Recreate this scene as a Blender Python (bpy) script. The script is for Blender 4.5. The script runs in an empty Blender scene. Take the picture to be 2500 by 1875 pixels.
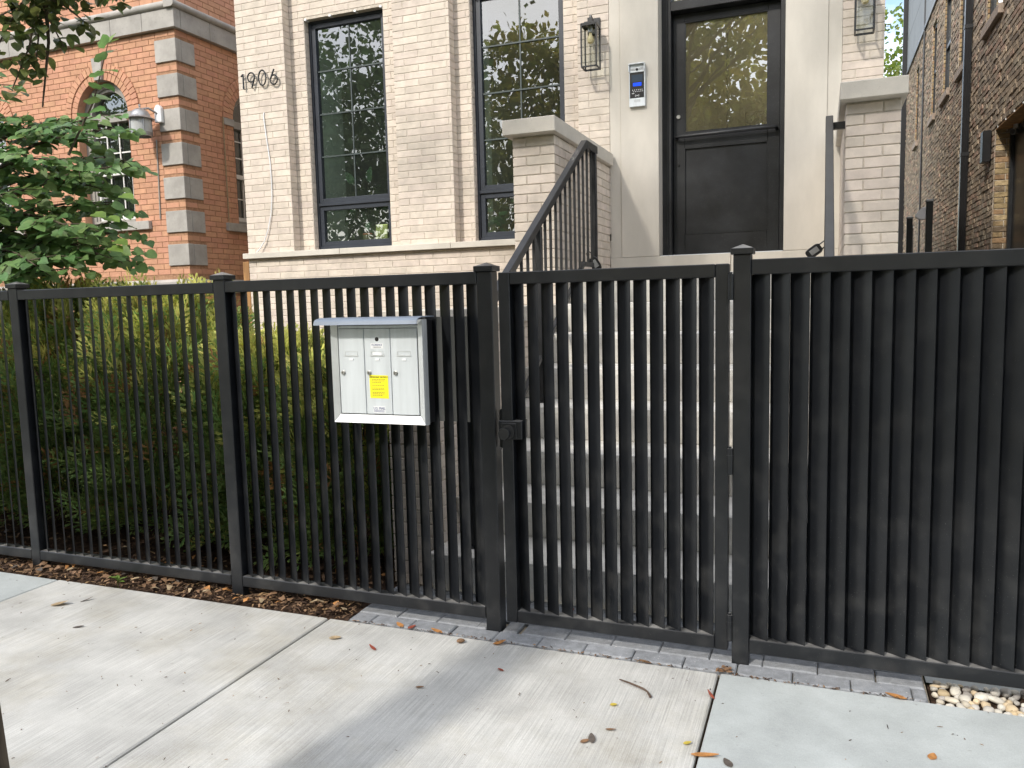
import bpy, bmesh, math, random
from mathutils import Vector, Matrix, Quaternion, Euler

S = bpy.context.scene
COL = S.collection
R = random.Random(11)

# ------------------------------------------------------------------ camera
CAM = Vector((0.0, -3.05, 1.42))
FPX, PW, PH = 1938.885, 2500.0, 1875.0
yaw, pitch, roll = math.radians(-21.2857), math.radians(-5.9663), math.radians(-1.4306)
FWD = Vector((math.sin(yaw) * math.cos(pitch), math.cos(yaw) * math.cos(pitch), math.sin(pitch)))
r0 = Vector((math.cos(yaw), -math.sin(yaw), 0)); u0 = r0.cross(FWD)
RGT = math.cos(roll) * r0 + math.sin(roll) * u0
UPV = -math.sin(roll) * r0 + math.cos(roll) * u0
cd = bpy.data.cameras.new('camera'); cam = bpy.data.objects.new('camera', cd); COL.objects.link(cam)
cd.sensor_fit = 'HORIZONTAL'; cd.sensor_width = 36.0; cd.lens = FPX / PW * 36.0
cd.clip_start = 0.05; cd.clip_end = 2000
cam.matrix_world = Matrix((( RGT.x, UPV.x, -FWD.x, CAM.x), (RGT.y, UPV.y, -FWD.y, CAM.y),
                           (RGT.z, UPV.z, -FWD.z, CAM.z), (0, 0, 0, 1)))
S.camera = cam

def px(p):
    d = Vector(p) - CAM; w = d.dot(FWD)
    if w < 0.05: return None
    return (PW / 2 + FPX * d.dot(RGT) / w, PH / 2 - FPX * d.dot(UPV) / w, w)

# ------------------------------------------------------------------ light
CLOUD = (0, 3.3, 1)
SUN = Vector((0.37, 1.0, -0.88)).normalized()          # direction the sunlight travels
elev = math.asin(-SUN.z); az = math.atan2(-SUN.x, -SUN.y)
w = bpy.data.worlds.new('World'); S.world = w; w.use_nodes = True
nt = w.node_tree
sky = nt.nodes.new('ShaderNodeTexSky'); sky.sky_type = 'NISHITA'; sky.sun_disc = False
sky.sun_elevation = elev; sky.sun_rotation = az; sky.air_density = 1.0; sky.dust_density = 1.6
bg = nt.nodes['Background']; bg.inputs['Strength'].default_value = 0.15
# broken bright cloud over the whole sky
tc = nt.nodes.new('ShaderNodeTexCoord'); mpw = nt.nodes.new('ShaderNodeMapping'); mpw.inputs['Scale'].default_value = (1, 1, 2.2); mpw.inputs['Location'].default_value = CLOUD
cn = nt.nodes.new('ShaderNodeTexNoise'); cn.inputs['Scale'].default_value = 2.3; cn.inputs['Detail'].default_value = 9; cn.inputs['Roughness'].default_value = .58
cr = nt.nodes.new('ShaderNodeValToRGB'); cr.color_ramp.elements[0].position = .43; cr.color_ramp.elements[1].position = .64
cm = nt.nodes.new('ShaderNodeMix'); cm.data_type = 'RGBA'; cm.inputs[7].default_value = (10.5, 10.3, 10.0, 1)
nt.links.new(tc.outputs['Generated'], mpw.inputs[0]); nt.links.new(mpw.outputs[0], cn.inputs['Vector']); nt.links.new(cn.outputs['Fac'], cr.inputs['Fac'])
nt.links.new(cr.outputs['Color'], cm.inputs[0]); nt.links.new(sky.outputs[0], cm.inputs[6]); nt.links.new(cm.outputs[2], bg.inputs[0])
sl = bpy.data.lights.new('sun', 'SUN'); sl.energy = 1.85; sl.angle = math.radians(4.0); sl.color = (1.0, 0.945, 0.86)
so = bpy.data.objects.new('sun', sl); COL.objects.link(so)
so.rotation_mode = 'QUATERNION'; so.rotation_quaternion = SUN.to_track_quat('-Z', 'Y'); so.location = (-6, -12, 14)
vs = S.view_settings; vs.view_transform = 'Standard'; vs.look = 'None'; vs.gamma = 1.0; vs.use_curve_mapping = False
vs.exposure = 0.95
try:
    S.cycles.max_bounces = 8; S.cycles.transparent_max_bounces = 16; S.cycles.caustics_reflective = False; S.cycles.caustics_refractive = False
except Exception: pass

# ------------------------------------------------------------------ materials
def N(nt, t, **kw):
    n = nt.nodes.new(t)
    for k, v in kw.items(): setattr(n, k, v)
    return n
def ramp(n, a, b, lo=0.35, hi=0.65):
    e = n.color_ramp.elements; e[0].position = lo; e[1].position = hi
    e[0].color = (*a, 1); e[1].color = (*b, 1)
def mk(name, col, rough=0.6, metal=0.0, var=0.12, scale=6.0, col2=None, bump=0.0, bscale=80.0, rnd=None, rv=0.25, rh=0.0,
       stretch=(1, 1, 1), spec=0.5, transl=0.0, palette=None, lo=.35, hi=.65, fine=0.0):
    m = bpy.data.materials.new(name); m.use_nodes = True; nt = m.node_tree
    b = nt.nodes['Principled BSDF']
    b.inputs['Roughness'].default_value = rough; b.inputs['Metallic'].default_value = metal
    b.inputs['Specular IOR Level'].default_value = spec
    L = nt.links.new
    geo = N(nt, 'ShaderNodeNewGeometry')
    mp = N(nt, 'ShaderNodeMapping'); mp.inputs['Scale'].default_value = stretch
    L(geo.outputs['Position'], mp.inputs['Vector'])
    nz = N(nt, 'ShaderNodeTexNoise'); nz.inputs['Scale'].default_value = scale; nz.inputs['Detail'].default_value = 6
    nz.inputs['Roughness'].default_value = 0.6
    L(mp.outputs[0], nz.inputs['Vector'])
    cr = N(nt, 'ShaderNodeValToRGB')
    c2 = col2 or tuple(c * (1 - 2 * var) for c in col)
    c1 = col if col2 else tuple(min(c * (1 + var), 1) for c in col)
    ramp(cr, c2, c1, lo, hi); L(nz.outputs['Fac'], cr.inputs['Fac'])
    out = cr.outputs['Color']
    if rnd:
        if rnd == 'object':
            oi = N(nt, 'ShaderNodeObjectInfo'); rs = oi.outputs['Random']
        else: rs = geo.outputs['Random Per Island']
        if palette:
            pr = N(nt, 'ShaderNodeValToRGB'); pr.color_ramp.interpolation = 'CONSTANT'
            e = pr.color_ramp.elements
            while len(e) < len(palette): e.new(0.5)
            for i, c in enumerate(palette):
                e[i].position = i / len(palette); e[i].color = (*c, 1)
            L(rs, pr.inputs['Fac'])
            mx = N(nt, 'ShaderNodeMix', data_type='RGBA', blend_type='MULTIPLY'); mx.inputs[0].default_value = 1
            L(out, mx.inputs[6]); L(pr.outputs['Color'], mx.inputs[7]); out = mx.outputs[2]
        hs = N(nt, 'ShaderNodeHueSaturation')
        ml = N(nt, 'ShaderNodeMath', operation='MULTIPLY'); ml.inputs[1].default_value = 7.31
        fr = N(nt, 'ShaderNodeMath', operation='FRACT'); L(rs, ml.inputs[0]); L(ml.outputs[0], fr.inputs[0])
        mr = N(nt, 'ShaderNodeMapRange'); mr.inputs['To Min'].default_value = 1 - rv; mr.inputs['To Max'].default_value = 1 + rv
        L(fr.outputs[0], mr.inputs['Value']); L(mr.outputs[0], hs.inputs['Value'])
        if rh:
            ml2 = N(nt, 'ShaderNodeMath', operation='MULTIPLY'); ml2.inputs[1].default_value = 23.7
            fr2 = N(nt, 'ShaderNodeMath', operation='FRACT'); L(rs, ml2.inputs[0]); L(ml2.outputs[0], fr2.inputs[0])
            mr2 = N(nt, 'ShaderNodeMapRange'); mr2.inputs['To Min'].default_value = .5 - rh; mr2.inputs['To Max'].default_value = .5 + rh
            L(fr2.outputs[0], mr2.inputs['Value']); L(mr2.outputs[0], hs.inputs['Hue'])
        L(out, hs.inputs['Color']); out = hs.outputs['Color']
    if fine:
        n3 = N(nt, 'ShaderNodeTexNoise'); n3.inputs['Scale'].default_value = 320; n3.inputs['Detail'].default_value = 3
        L(geo.outputs['Position'], n3.inputs['Vector'])
        mr3 = N(nt, 'ShaderNodeMapRange'); mr3.inputs['From Min'].default_value = .3; mr3.inputs['From Max'].default_value = .7
        mr3.inputs['To Min'].default_value = 1 - fine; mr3.inputs['To Max'].default_value = 1 + fine
        L(n3.outputs['Fac'], mr3.inputs['Value'])
        hv = N(nt, 'ShaderNodeHueSaturation'); L(mr3.outputs[0], hv.inputs['Value']); L(out, hv.inputs['Color']); out = hv.outputs['Color']
    L(out, b.inputs['Base Color'])
    if bump:
        n2 = N(nt, 'ShaderNodeTexNoise'); n2.inputs['Scale'].default_value = bscale; n2.inputs['Detail'].default_value = 5
        L(mp.outputs[0], n2.inputs['Vector'])
        bp = N(nt, 'ShaderNodeBump'); bp.inputs['Strength'].default_value = bump; bp.inputs['Distance'].default_value = 0.004
        L(n2.outputs['Fac'], bp.inputs['Height']); L(bp.outputs[0], b.inputs['Normal'])
    if transl:
        tb = N(nt, 'ShaderNodeBsdfTranslucent'); L(out, tb.inputs['Color'])
        ms = N(nt, 'ShaderNodeMixShader'); ms.inputs[0].default_value = transl
        L(b.outputs[0], ms.inputs[1]); L(tb.outputs[0], ms.inputs[2])
        L(ms.outputs[0], nt.nodes['Material Output'].inputs['Surface'])
    return m
def glassmat(name, tint, boost=1.6, base=0.03, haze=0.0, haze_col=(.6, .6, .55)):
    m = bpy.data.materials.new(name); m.use_nodes = True; nt = m.node_tree; L = nt.links.new
    nt.nodes.remove(nt.nodes['Principled BSDF'])
    t = N(nt, 'ShaderNodeBsdfTransparent'); t.inputs[0].default_value = (*tint, 1)
    g = N(nt, 'ShaderNodeBsdfGlossy'); g.inputs['Roughness'].default_value = 0.0; g.inputs[0].default_value = (.95, .97, .96, 1)
    # slightly wavy panes
    nz = N(nt, 'ShaderNodeTexNoise'); nz.inputs['Scale'].default_value = 3.0
    geo = N(nt, 'ShaderNodeNewGeometry'); L(geo.outputs['Position'], nz.inputs['Vector'])
    bp = N(nt, 'ShaderNodeBump'); bp.inputs['Strength'].default_value = .05; bp.inputs['Distance'].default_value = .02
    L(nz.outputs['Fac'], bp.inputs['Height']); L(bp.outputs[0], g.inputs['Normal'])
    dp = N(nt, 'ShaderNodeVectorMath', operation='DOT_PRODUCT'); L(geo.outputs['Incoming'], dp.inputs[0]); L(geo.outputs['True Normal'], dp.inputs[1])
    ab = N(nt, 'ShaderNodeMath', operation='ABSOLUTE'); L(dp.outputs['Value'], ab.inputs[0])
    om = N(nt, 'ShaderNodeMath', operation='SUBTRACT', use_clamp=True); om.inputs[0].default_value = 1.0; L(ab.outputs[0], om.inputs[1])
    pw = N(nt, 'ShaderNodeMath', operation='POWER'); pw.inputs[1].default_value = 5.0; L(om.outputs[0], pw.inputs[0])
    f = N(nt, 'ShaderNodeMath', operation='MULTIPLY_ADD'); f.inputs[1].default_value = .96; f.inputs[2].default_value = .04; L(pw.outputs[0], f.inputs[0])
    a = N(nt, 'ShaderNodeMath', operation='MULTIPLY_ADD', use_clamp=True); a.inputs[1].default_value = boost; a.inputs[2].default_value = base
    L(f.outputs[0], a.inputs[0])
    ms = N(nt, 'ShaderNodeMixShader'); L(a.outputs[0], ms.inputs[0]); L(t.outputs[0], ms.inputs[1]); L(g.outputs[0], ms.inputs[2])
    if haze:  # pale diffuse veil paints the haze of reflections and lit interior into the glass
        df = N(nt, 'ShaderNodeBsdfDiffuse'); df.inputs[0].default_value = (*haze_col, 1); tl = N(nt, 'ShaderNodeBsdfTranslucent'); tl.inputs[0].default_value = (*haze_col, 1)
        a2 = N(nt, 'ShaderNodeAddShader'); L(df.outputs[0], a2.inputs[0]); L(tl.outputs[0], a2.inputs[1])
        gz = N(nt, 'ShaderNodeTexNoise'); gz.inputs['Scale'].default_value = 2.5; gz.inputs['Detail'].default_value = 5; L(geo.outputs['Position'], gz.inputs['Vector'])
        gm = N(nt, 'ShaderNodeMapRange'); gm.inputs['To Min'].default_value = haze * .5; gm.inputs['To Max'].default_value = haze * 1.5; L(gz.outputs['Fac'], gm.inputs['Value'])
        m3 = N(nt, 'ShaderNodeMixShader'); L(gm.outputs[0], m3.inputs[0]); L(ms.outputs[0], m3.inputs[1]); L(a2.outputs[0], m3.inputs[2]); ms = m3
    L(ms.outputs[0], nt.nodes['Material Output'].inputs['Surface'])
    return m
def emit(name, col, s):
    m = bpy.data.materials.new(name); m.use_nodes = True; b = m.node_tree.nodes['Principled BSDF']
    b.inputs['Base Color'].default_value = (*[c * .3 for c in col], 1); b.inputs['Emission Color'].default_value = (*col, 1)
    b.inputs['Emission Strength'].default_value = s; b.inputs['Roughness'].default_value = .2
    return m

M = {}
for suf, rn in (('', 'object'), ('_mass', 'island')):
    M['cream' + suf] = mk('cream_brick' + suf, (.635, .555, .475), .85, var=.07, scale=9, bump=.25, bscale=120, rnd=rn, rv=.07, rh=.008, spec=.2, fine=.04)
    M['orange' + suf] = mk('orange_brick' + suf, (.54, .29, .185), .85, var=.06, scale=12, bump=.25, bscale=120, rnd=rn, rv=.065, rh=.006, spec=.2, fine=.05)
    M['brown' + suf] = mk('old_brick' + suf, (1, 1, 1), .95, var=.22, scale=26, bump=1.0, bscale=60, rnd=rn, rv=.22, spec=.15, fine=.12,
                          palette=[(.36, .285, .215), (.42, .335, .25), (.31, .25, .195), (.44, .31, .235), (.48, .38, .275), (.34, .28, .22), (.39, .33, .25)])
    M['yellow' + suf] = mk('buff_brick' + suf, (1, 1, 1), .95, var=.2, scale=26, bump=1.0, bscale=60, rnd=rn, rv=.2, spec=.15,
                          palette=[(.44, .32, .18), (.47, .36, .21), (.40, .26, .15), (.24, .18, .12), (.45, .34, .19)])
    M['leaf' + suf] = mk('heart_leaf' + suf, (.145, .25, .08), .45, var=.15, scale=14, rnd=rn, rv=.3, rh=.025, transl=.38, spec=.35, bump=.3, bscale=50)
M['creammortar'] = mk('cream_mortar', (.58, .52, .44), .95, var=.1, scale=30, bump=.6, bscale=200, spec=.1)
M['orangemortar'] = mk('orange_mortar', (.38, .22, .135), .95, var=.12, scale=30, bump=.6, bscale=200, spec=.1)
M['brownmortar'] = mk('old_mortar', (.48, .42, .34), .95, var=.2, scale=12, bump=1, bscale=90, spec=.1)
M['lime'] = mk('limestone', (.60, .56, .49), .75, var=.075, scale=2.2, bump=.12, bscale=160, stretch=(1, 1, .35), spec=.25, fine=.03)
M['cope'] = mk('coping_stone', (.56, .52, .455), .75, var=.06, scale=5, bump=.15, bscale=160, spec=.25, fine=.04)
M['precast'] = mk('precast_stone', (.39, .37, .34), .8, var=.09, scale=5, bump=.2, bscale=110, rnd='object', rv=.06, spec=.25, fine=.05)
M['paint'] = mk('black_fence_paint', (.0092, .0106, .0132), .33, var=.25, scale=5, bump=.06, bscale=70, spec=.45, col2=(.0064, .0074, .0094))
M['rail'] = mk('black_rail_paint', (.013, .014, .016), .40, var=.2, scale=8, bump=.05, bscale=80)
M['frame'] = mk('slate_window_frame', (.030, .036, .048), .38, var=.08, scale=6)
M['doorpaint'] = mk('black_door_paint', (.017, .018, .020), .36, var=.3, scale=3, bump=.04, bscale=40)
M['glass'] = glassmat('window_glass', (.60, .70, .64), 2.0, .11, .022, (.5, .56, .52))
M['doorglass'] = glassmat('door_glass', (.74, .74, .62), 2.2, .24, .16, (.52, .47, .30))
M['clearglass'] = glassmat('lantern_glass', (.93, .95, .93), .8, .0)
M['muntin'] = mk('window_grille', (.045, .062, .06), .45)
M['alu'] = mk('brushed_aluminium', (.66, .70, .725), .42, .3, var=.05, scale=20, stretch=(1, 1, .1))
M['alubright'] = mk('aluminium_trim', (.72, .74, .75), .35, .6, var=.04, scale=12)
M['hood'] = mk('grey_hood', (.17, .205, .26), .5, .0, var=.06, scale=8)
M['white'] = mk('white_plastic', (.76, .77, .78), .45, var=.04)
M['whitetrim'] = mk('white_window_trim', (.72, .71, .68), .5, var=.05)
M['taupe'] = mk('taupe_window_trim', (.30, .285, .255), .55, var=.06)
M['yellowpaper'] = mk('yellow_sticker', (.92, .80, .015), .55, var=.03)
M['ink'] = mk('dark_ink', (.03, .035, .05), .6, var=0)
M['blueink'] = mk('blue_ink', (.12, .14, .26), .6, var=0)
M['black'] = mk('black_plastic', (.010, .010, .011), .35)
M['screen'] = emit('dim_screen', (.04, .055, .075), .5)
M['blue'] = emit('blue_screen', (.01, .06, .75), .9)
M['steel'] = mk('steel', (.5, .5, .48), .35, .9, var=.08, scale=40)
M['pewter'] = mk('pewter_metal', (.36, .36, .36), .4, .7, var=.1, scale=20)
M['frosted'] = mk('frosted_glass', (.66, .67, .66), .3, var=.04, transl=.4)
M['concrete'] = mk('broomed_concrete', (.49, .485, .46), .9, var=.09, scale=3.0, spec=.2, stretch=(1, 1, 1), fine=.10)
M['concrete2'] = mk('smooth_blue_concrete', (.40, .425, .42), .85, var=.08, scale=3.2, bump=.25, bscale=60, spec=.25, fine=.09)
M['step'] = mk('step_concrete', (.64, .62, .575), .9, var=.10, scale=7, bump=.3, bscale=70, spec=.2, stretch=(.4, 1, 1), fine=.08)
M['paver'] = mk('grey_paver', (.25, .26, .275), .9, var=.10, scale=24, bump=.4, bscale=180, rnd='object', rv=.12, spec=.2, fine=.14)
M['sand'] = mk('joint_sand', (.30, .26, .20), .95, var=.2, scale=120, bump=1, bscale=260)
M['soil'] = mk('soil', (.060, .038, .026), .95, var=.3, scale=40, bump=1, bscale=90, spec=.1)
M['lawn'] = mk('lawn_ground', (.055, .075, .025), .95, var=.25, scale=8, bump=1, bscale=60, spec=.1)
M['asphalt'] = mk('asphalt', (.05, .05, .052), .9, var=.15, scale=60, bump=.6, bscale=200)
M['chips'] = mk('bark_chips', (1, 1, 1), .9, var=.15, scale=60, rnd='island', rv=.35, spec=.15, bump=.5,
                palette=[(.075, .045, .030), (.11, .065, .04), (.16, .10, .06), (.055, .035, .025), (.24, .15, .09), (.30, .19, .10)])
M['pebble'] = mk('river_pebble', (1, 1, 1), .7, var=.12, scale=30, rnd='object', rv=.16, bump=.2, bscale=120,
                 palette=[(.56, .50, .40), (.60, .56, .48), (.52, .40, .24), (.44, .42, .39), (.58, .46, .30), (.50, .47, .42), (.36, .33, .30), (.62, .58, .50)])
M['bark'] = mk('tree_bark', (.095, .075, .055), .95, var=.3, scale=18, bump=1, bscale=30, stretch=(1, 1, .25), spec=.1)
M['twig'] = mk('twig_bark', (.10, .065, .045), .9, var=.2, scale=60)
M['thuja'] = mk('arborvitae_green', (.225, .33, .09), .6, var=.15, scale=5, rnd='island', rv=.35, rh=.03, transl=.3)
M['thujay'] = mk('arborvitae_yellow', (.60, .60, .16), .6, var=.15, scale=5, rnd='island', rv=.3, rh=.02, transl=.3)
M['thujab'] = mk('arborvitae_brown', (.42, .22, .08), .7, var=.15, scale=5, rnd='island', rv=.35, transl=.25)
M['leafbright'] = mk('young_leaf', (.19, .30, .06), .45, var=.12, scale=14, rnd='object', rv=.15, transl=.4)
M['streetleaf'] = mk('street_tree_leaf', (.20, .21, .058), .5, var=.15, scale=8, rnd='island', rv=.35, rh=.03, transl=.55)
M['lowleaf'] = mk('low_branch_leaf', (.11, .14, .04), .45, var=.2, scale=20, rnd='island', rv=.35, rh=.03, transl=.4)
M['autumn'] = mk('yellow_green_leaf', (.42, .38, .09), .6, var=.2, scale=.4, rnd='island', rv=.35, rh=.03, transl=.5)
M['darkcrown'] = mk('dark_green_leaf', (.17, .24, .09), .6, var=.2, scale=.4, rnd='island', rv=.35, rh=.03, transl=.45)
M['rearleaf'] = mk('rear_tree_leaf', (.20, .27, .045), .6, var=.2, scale=1.2, rnd='island', rv=.35, rh=.03, transl=.5)
for n, c in (('orangeleaf', (.46, .21, .065)), ('redleaf', (.30, .07, .04)), ('brownleaf', (.22, .125, .065)), ('yellowleaf', (.52, .40, .06)), ('greyleaf', (.11, .09, .075)), ('tanleaf', (.44, .33, .20))):
    M[n] = mk(n, c, .7, var=.18, scale=60, transl=.15)
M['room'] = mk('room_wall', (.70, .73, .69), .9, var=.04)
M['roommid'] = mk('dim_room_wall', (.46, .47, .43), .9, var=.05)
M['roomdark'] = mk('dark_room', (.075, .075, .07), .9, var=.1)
M['roomfloor'] = mk('room_floor', (.46, .38, .28), .6, var=.15)
M['vestibule'] = mk('vestibule_wall', (.72, .66, .50), .9, var=.04)
M['terracotta'] = mk('olive_pot', (.22, .17, .11), .7, var=.1)
M['terrim'] = mk('red_pot_rim', (.50, .13, .07), .7, var=.1)
M['rubber'] = mk('rubber_plant_leaf', (.05, .095, .05), .25, var=.2, scale=14)
M['varieg'] = mk('variegated_leaf', (.50, .56, .30), .4, col2=(.08, .16, .05), scale=40, lo=.42, hi=.58)
M['bag'] = mk('gold_seed_bag', (.60, .56, .22), .3, .35, var=.25, scale=16)
M['clad'] = mk('grey_metal_cladding', (.20, .215, .225), .6, .1, var=.06, scale=2)
M['wood'] = mk('cedar_timber', (.42, .22, .08), .75, var=.2, scale=20, stretch=(1, 1, .1))
M['sillstone'] = mk('old_sill_stone', (.33, .26, .205), .85, var=.12, scale=20, bump=.3)
M['bulb'] = mk('bulb_glass', (.75, .66, .42), .1, var=.05, transl=.4)
# broom finish on the pavement
nt = M['concrete'].node_tree; b = nt.nodes['Principled BSDF']
geo = N(nt, 'ShaderNodeNewGeometry'); mp = N(nt, 'ShaderNodeMapping'); mp.inputs['Scale'].default_value = (260, 3.5, 1)
mp.inputs['Rotation'].default_value = (0, 0, .0)
nt.links.new(geo.outputs['Position'], mp.inputs['Vector'])
nz = N(nt, 'ShaderNodeTexNoise'); nz.inputs['Scale'].default_value = 1.0; nz.inputs['Detail'].default_value = 3; nt.links.new(mp.outputs[0], nz.inputs['Vector'])
bp = N(nt, 'ShaderNodeBump'); bp.inputs['Strength'].default_value = .55; bp.inputs['Distance'].default_value = .003
nt.links.new(nz.outputs['Fac'], bp.inputs['Height']); nt.links.new(bp.outputs[0], b.inputs['Normal'])
# worn stains of the slab (own shapes)
st = N(nt, 'ShaderNodeTexNoise'); st.inputs['Scale'].default_value = 1.1; st.inputs['Detail'].default_value = 8; st.inputs['Roughness'].default_value = .7
nt.links.new(geo.outputs['Position'], st.inputs['Vector'])
sr = N(nt, 'ShaderNodeValToRGB'); ramp(sr, (1, 1, 1), (.80, .75, .64), .48, .74); nt.links.new(st.outputs['Fac'], sr.inputs['Fac'])
mx = N(nt, 'ShaderNodeMix', data_type='RGBA', blend_type='MULTIPLY'); mx.inputs[0].default_value = 1
src = b.inputs['Base Color'].links[0].from_socket
nt.links.new(src, mx.inputs[6]); nt.links.new(sr.outputs['Color'], mx.inputs[7])
wv = N(nt, 'ShaderNodeMapRange'); wv.inputs['From Min'].default_value = .3; wv.inputs['From Max'].default_value = .7; wv.inputs['To Min'].default_value = .80; wv.inputs['To Max'].default_value = 1.10
nt.links.new(nz.outputs['Fac'], wv.inputs['Value'])
hv = N(nt, 'ShaderNodeHueSaturation'); nt.links.new(wv.outputs[0], hv.inputs['Value']); nt.links.new(mx.outputs[2], hv.inputs['Color'])
nt.links.new(hv.outputs['Color'], b.inputs['Base Color'])

def dust_and_toplight(m, amt, col, zlow=False, scale=420, lo=.66, hi=.74):
    nt = m.node_tree; b = nt.nodes['Principled BSDF']; L = nt.links.new; src = b.inputs['Base Color'].links[0].from_socket
    geo = N(nt, 'ShaderNodeNewGeometry'); nz = N(nt, 'ShaderNodeTexNoise'); nz.inputs['Scale'].default_value = scale; nz.inputs['Detail'].default_value = 2; L(geo.outputs['Position'], nz.inputs['Vector'])
    mr = N(nt, 'ShaderNodeMapRange'); mr.inputs['From Min'].default_value = lo; mr.inputs['From Max'].default_value = hi; mr.inputs['To Max'].default_value = amt; L(nz.outputs['Fac'], mr.inputs['Value']); f = mr.outputs[0]
    n2 = N(nt, 'ShaderNodeTexNoise'); n2.inputs['Scale'].default_value = 9; n2.inputs['Detail'].default_value = 6; L(geo.outputs['Position'], n2.inputs['Vector'])
    m2 = N(nt, 'ShaderNodeMapRange'); m2.inputs['From Min'].default_value = .48; m2.inputs['From Max'].default_value = .75; m2.inputs['To Max'].default_value = .11 * amt; L(n2.outputs['Fac'], m2.inputs['Value'])
    ad = N(nt, 'ShaderNodeMath', operation='ADD'); L(f, ad.inputs[0]); L(m2.outputs[0], ad.inputs[1]); f = ad.outputs[0]
    if zlow:
        sp = N(nt, 'ShaderNodeSeparateXYZ'); L(geo.outputs['Position'], sp.inputs[0])
        mz = N(nt, 'ShaderNodeMapRange'); mz.inputs['From Min'].default_value = .9; mz.inputs['From Max'].default_value = .05; mz.inputs['To Min'].default_value = .35; mz.inputs['To Max'].default_value = 1; L(sp.outputs['Z'], mz.inputs['Value'])
        mm = N(nt, 'ShaderNodeMath', operation='MULTIPLY'); L(f, mm.inputs[0]); L(mz.outputs[0], mm.inputs[1]); f = mm.outputs[0]
    if zlow:  # upward faces painted paler: sun on the rail tops put into the colour, with dust
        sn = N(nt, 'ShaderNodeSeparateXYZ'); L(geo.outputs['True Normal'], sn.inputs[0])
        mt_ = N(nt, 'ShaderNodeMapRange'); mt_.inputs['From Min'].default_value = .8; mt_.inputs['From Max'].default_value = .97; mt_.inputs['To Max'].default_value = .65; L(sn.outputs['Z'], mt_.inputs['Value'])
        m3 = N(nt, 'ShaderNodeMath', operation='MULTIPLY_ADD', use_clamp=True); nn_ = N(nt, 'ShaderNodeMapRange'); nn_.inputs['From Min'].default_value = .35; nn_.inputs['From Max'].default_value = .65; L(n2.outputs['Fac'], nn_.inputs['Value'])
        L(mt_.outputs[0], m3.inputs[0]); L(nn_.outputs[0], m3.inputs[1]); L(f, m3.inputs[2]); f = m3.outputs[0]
    mx = N(nt, 'ShaderNodeMix', data_type='RGBA'); L(f, mx.inputs[0]); L(src, mx.inputs[6]); mx.inputs[7].default_value = (*col, 1); L(mx.outputs[2], b.inputs['Base Color'])
    return m
dust_and_toplight(M['paint'], .55, (.40, .39, .37), True, 300, .70, .78); dust_and_toplight(M['rail'], .3, (.25, .24, .22)); dust_and_toplight(M['doorpaint'], .25, (.22, .22, .21), False, 160)
dust_and_toplight(M['concrete2'], .5, (.22, .22, .20), False, 60, .68, .76); dust_and_toplight(M['concrete'], .45, (.20, .18, .15), False, 90, .70, .78); dust_and_toplight(M['paver'], .6, (.62, .60, .56), False, 120, .68, .75)
dust_and_toplight(M['precast'], .5, (.25, .235, .21), False, 30, .60, .78); dust_and_toplight(M['cope'], .4, (.36, .33, .28), False, 40, .62, .78); dust_and_toplight(M['step'], .35, (.25, .23, .2), False, 70, .66, .76)
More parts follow.
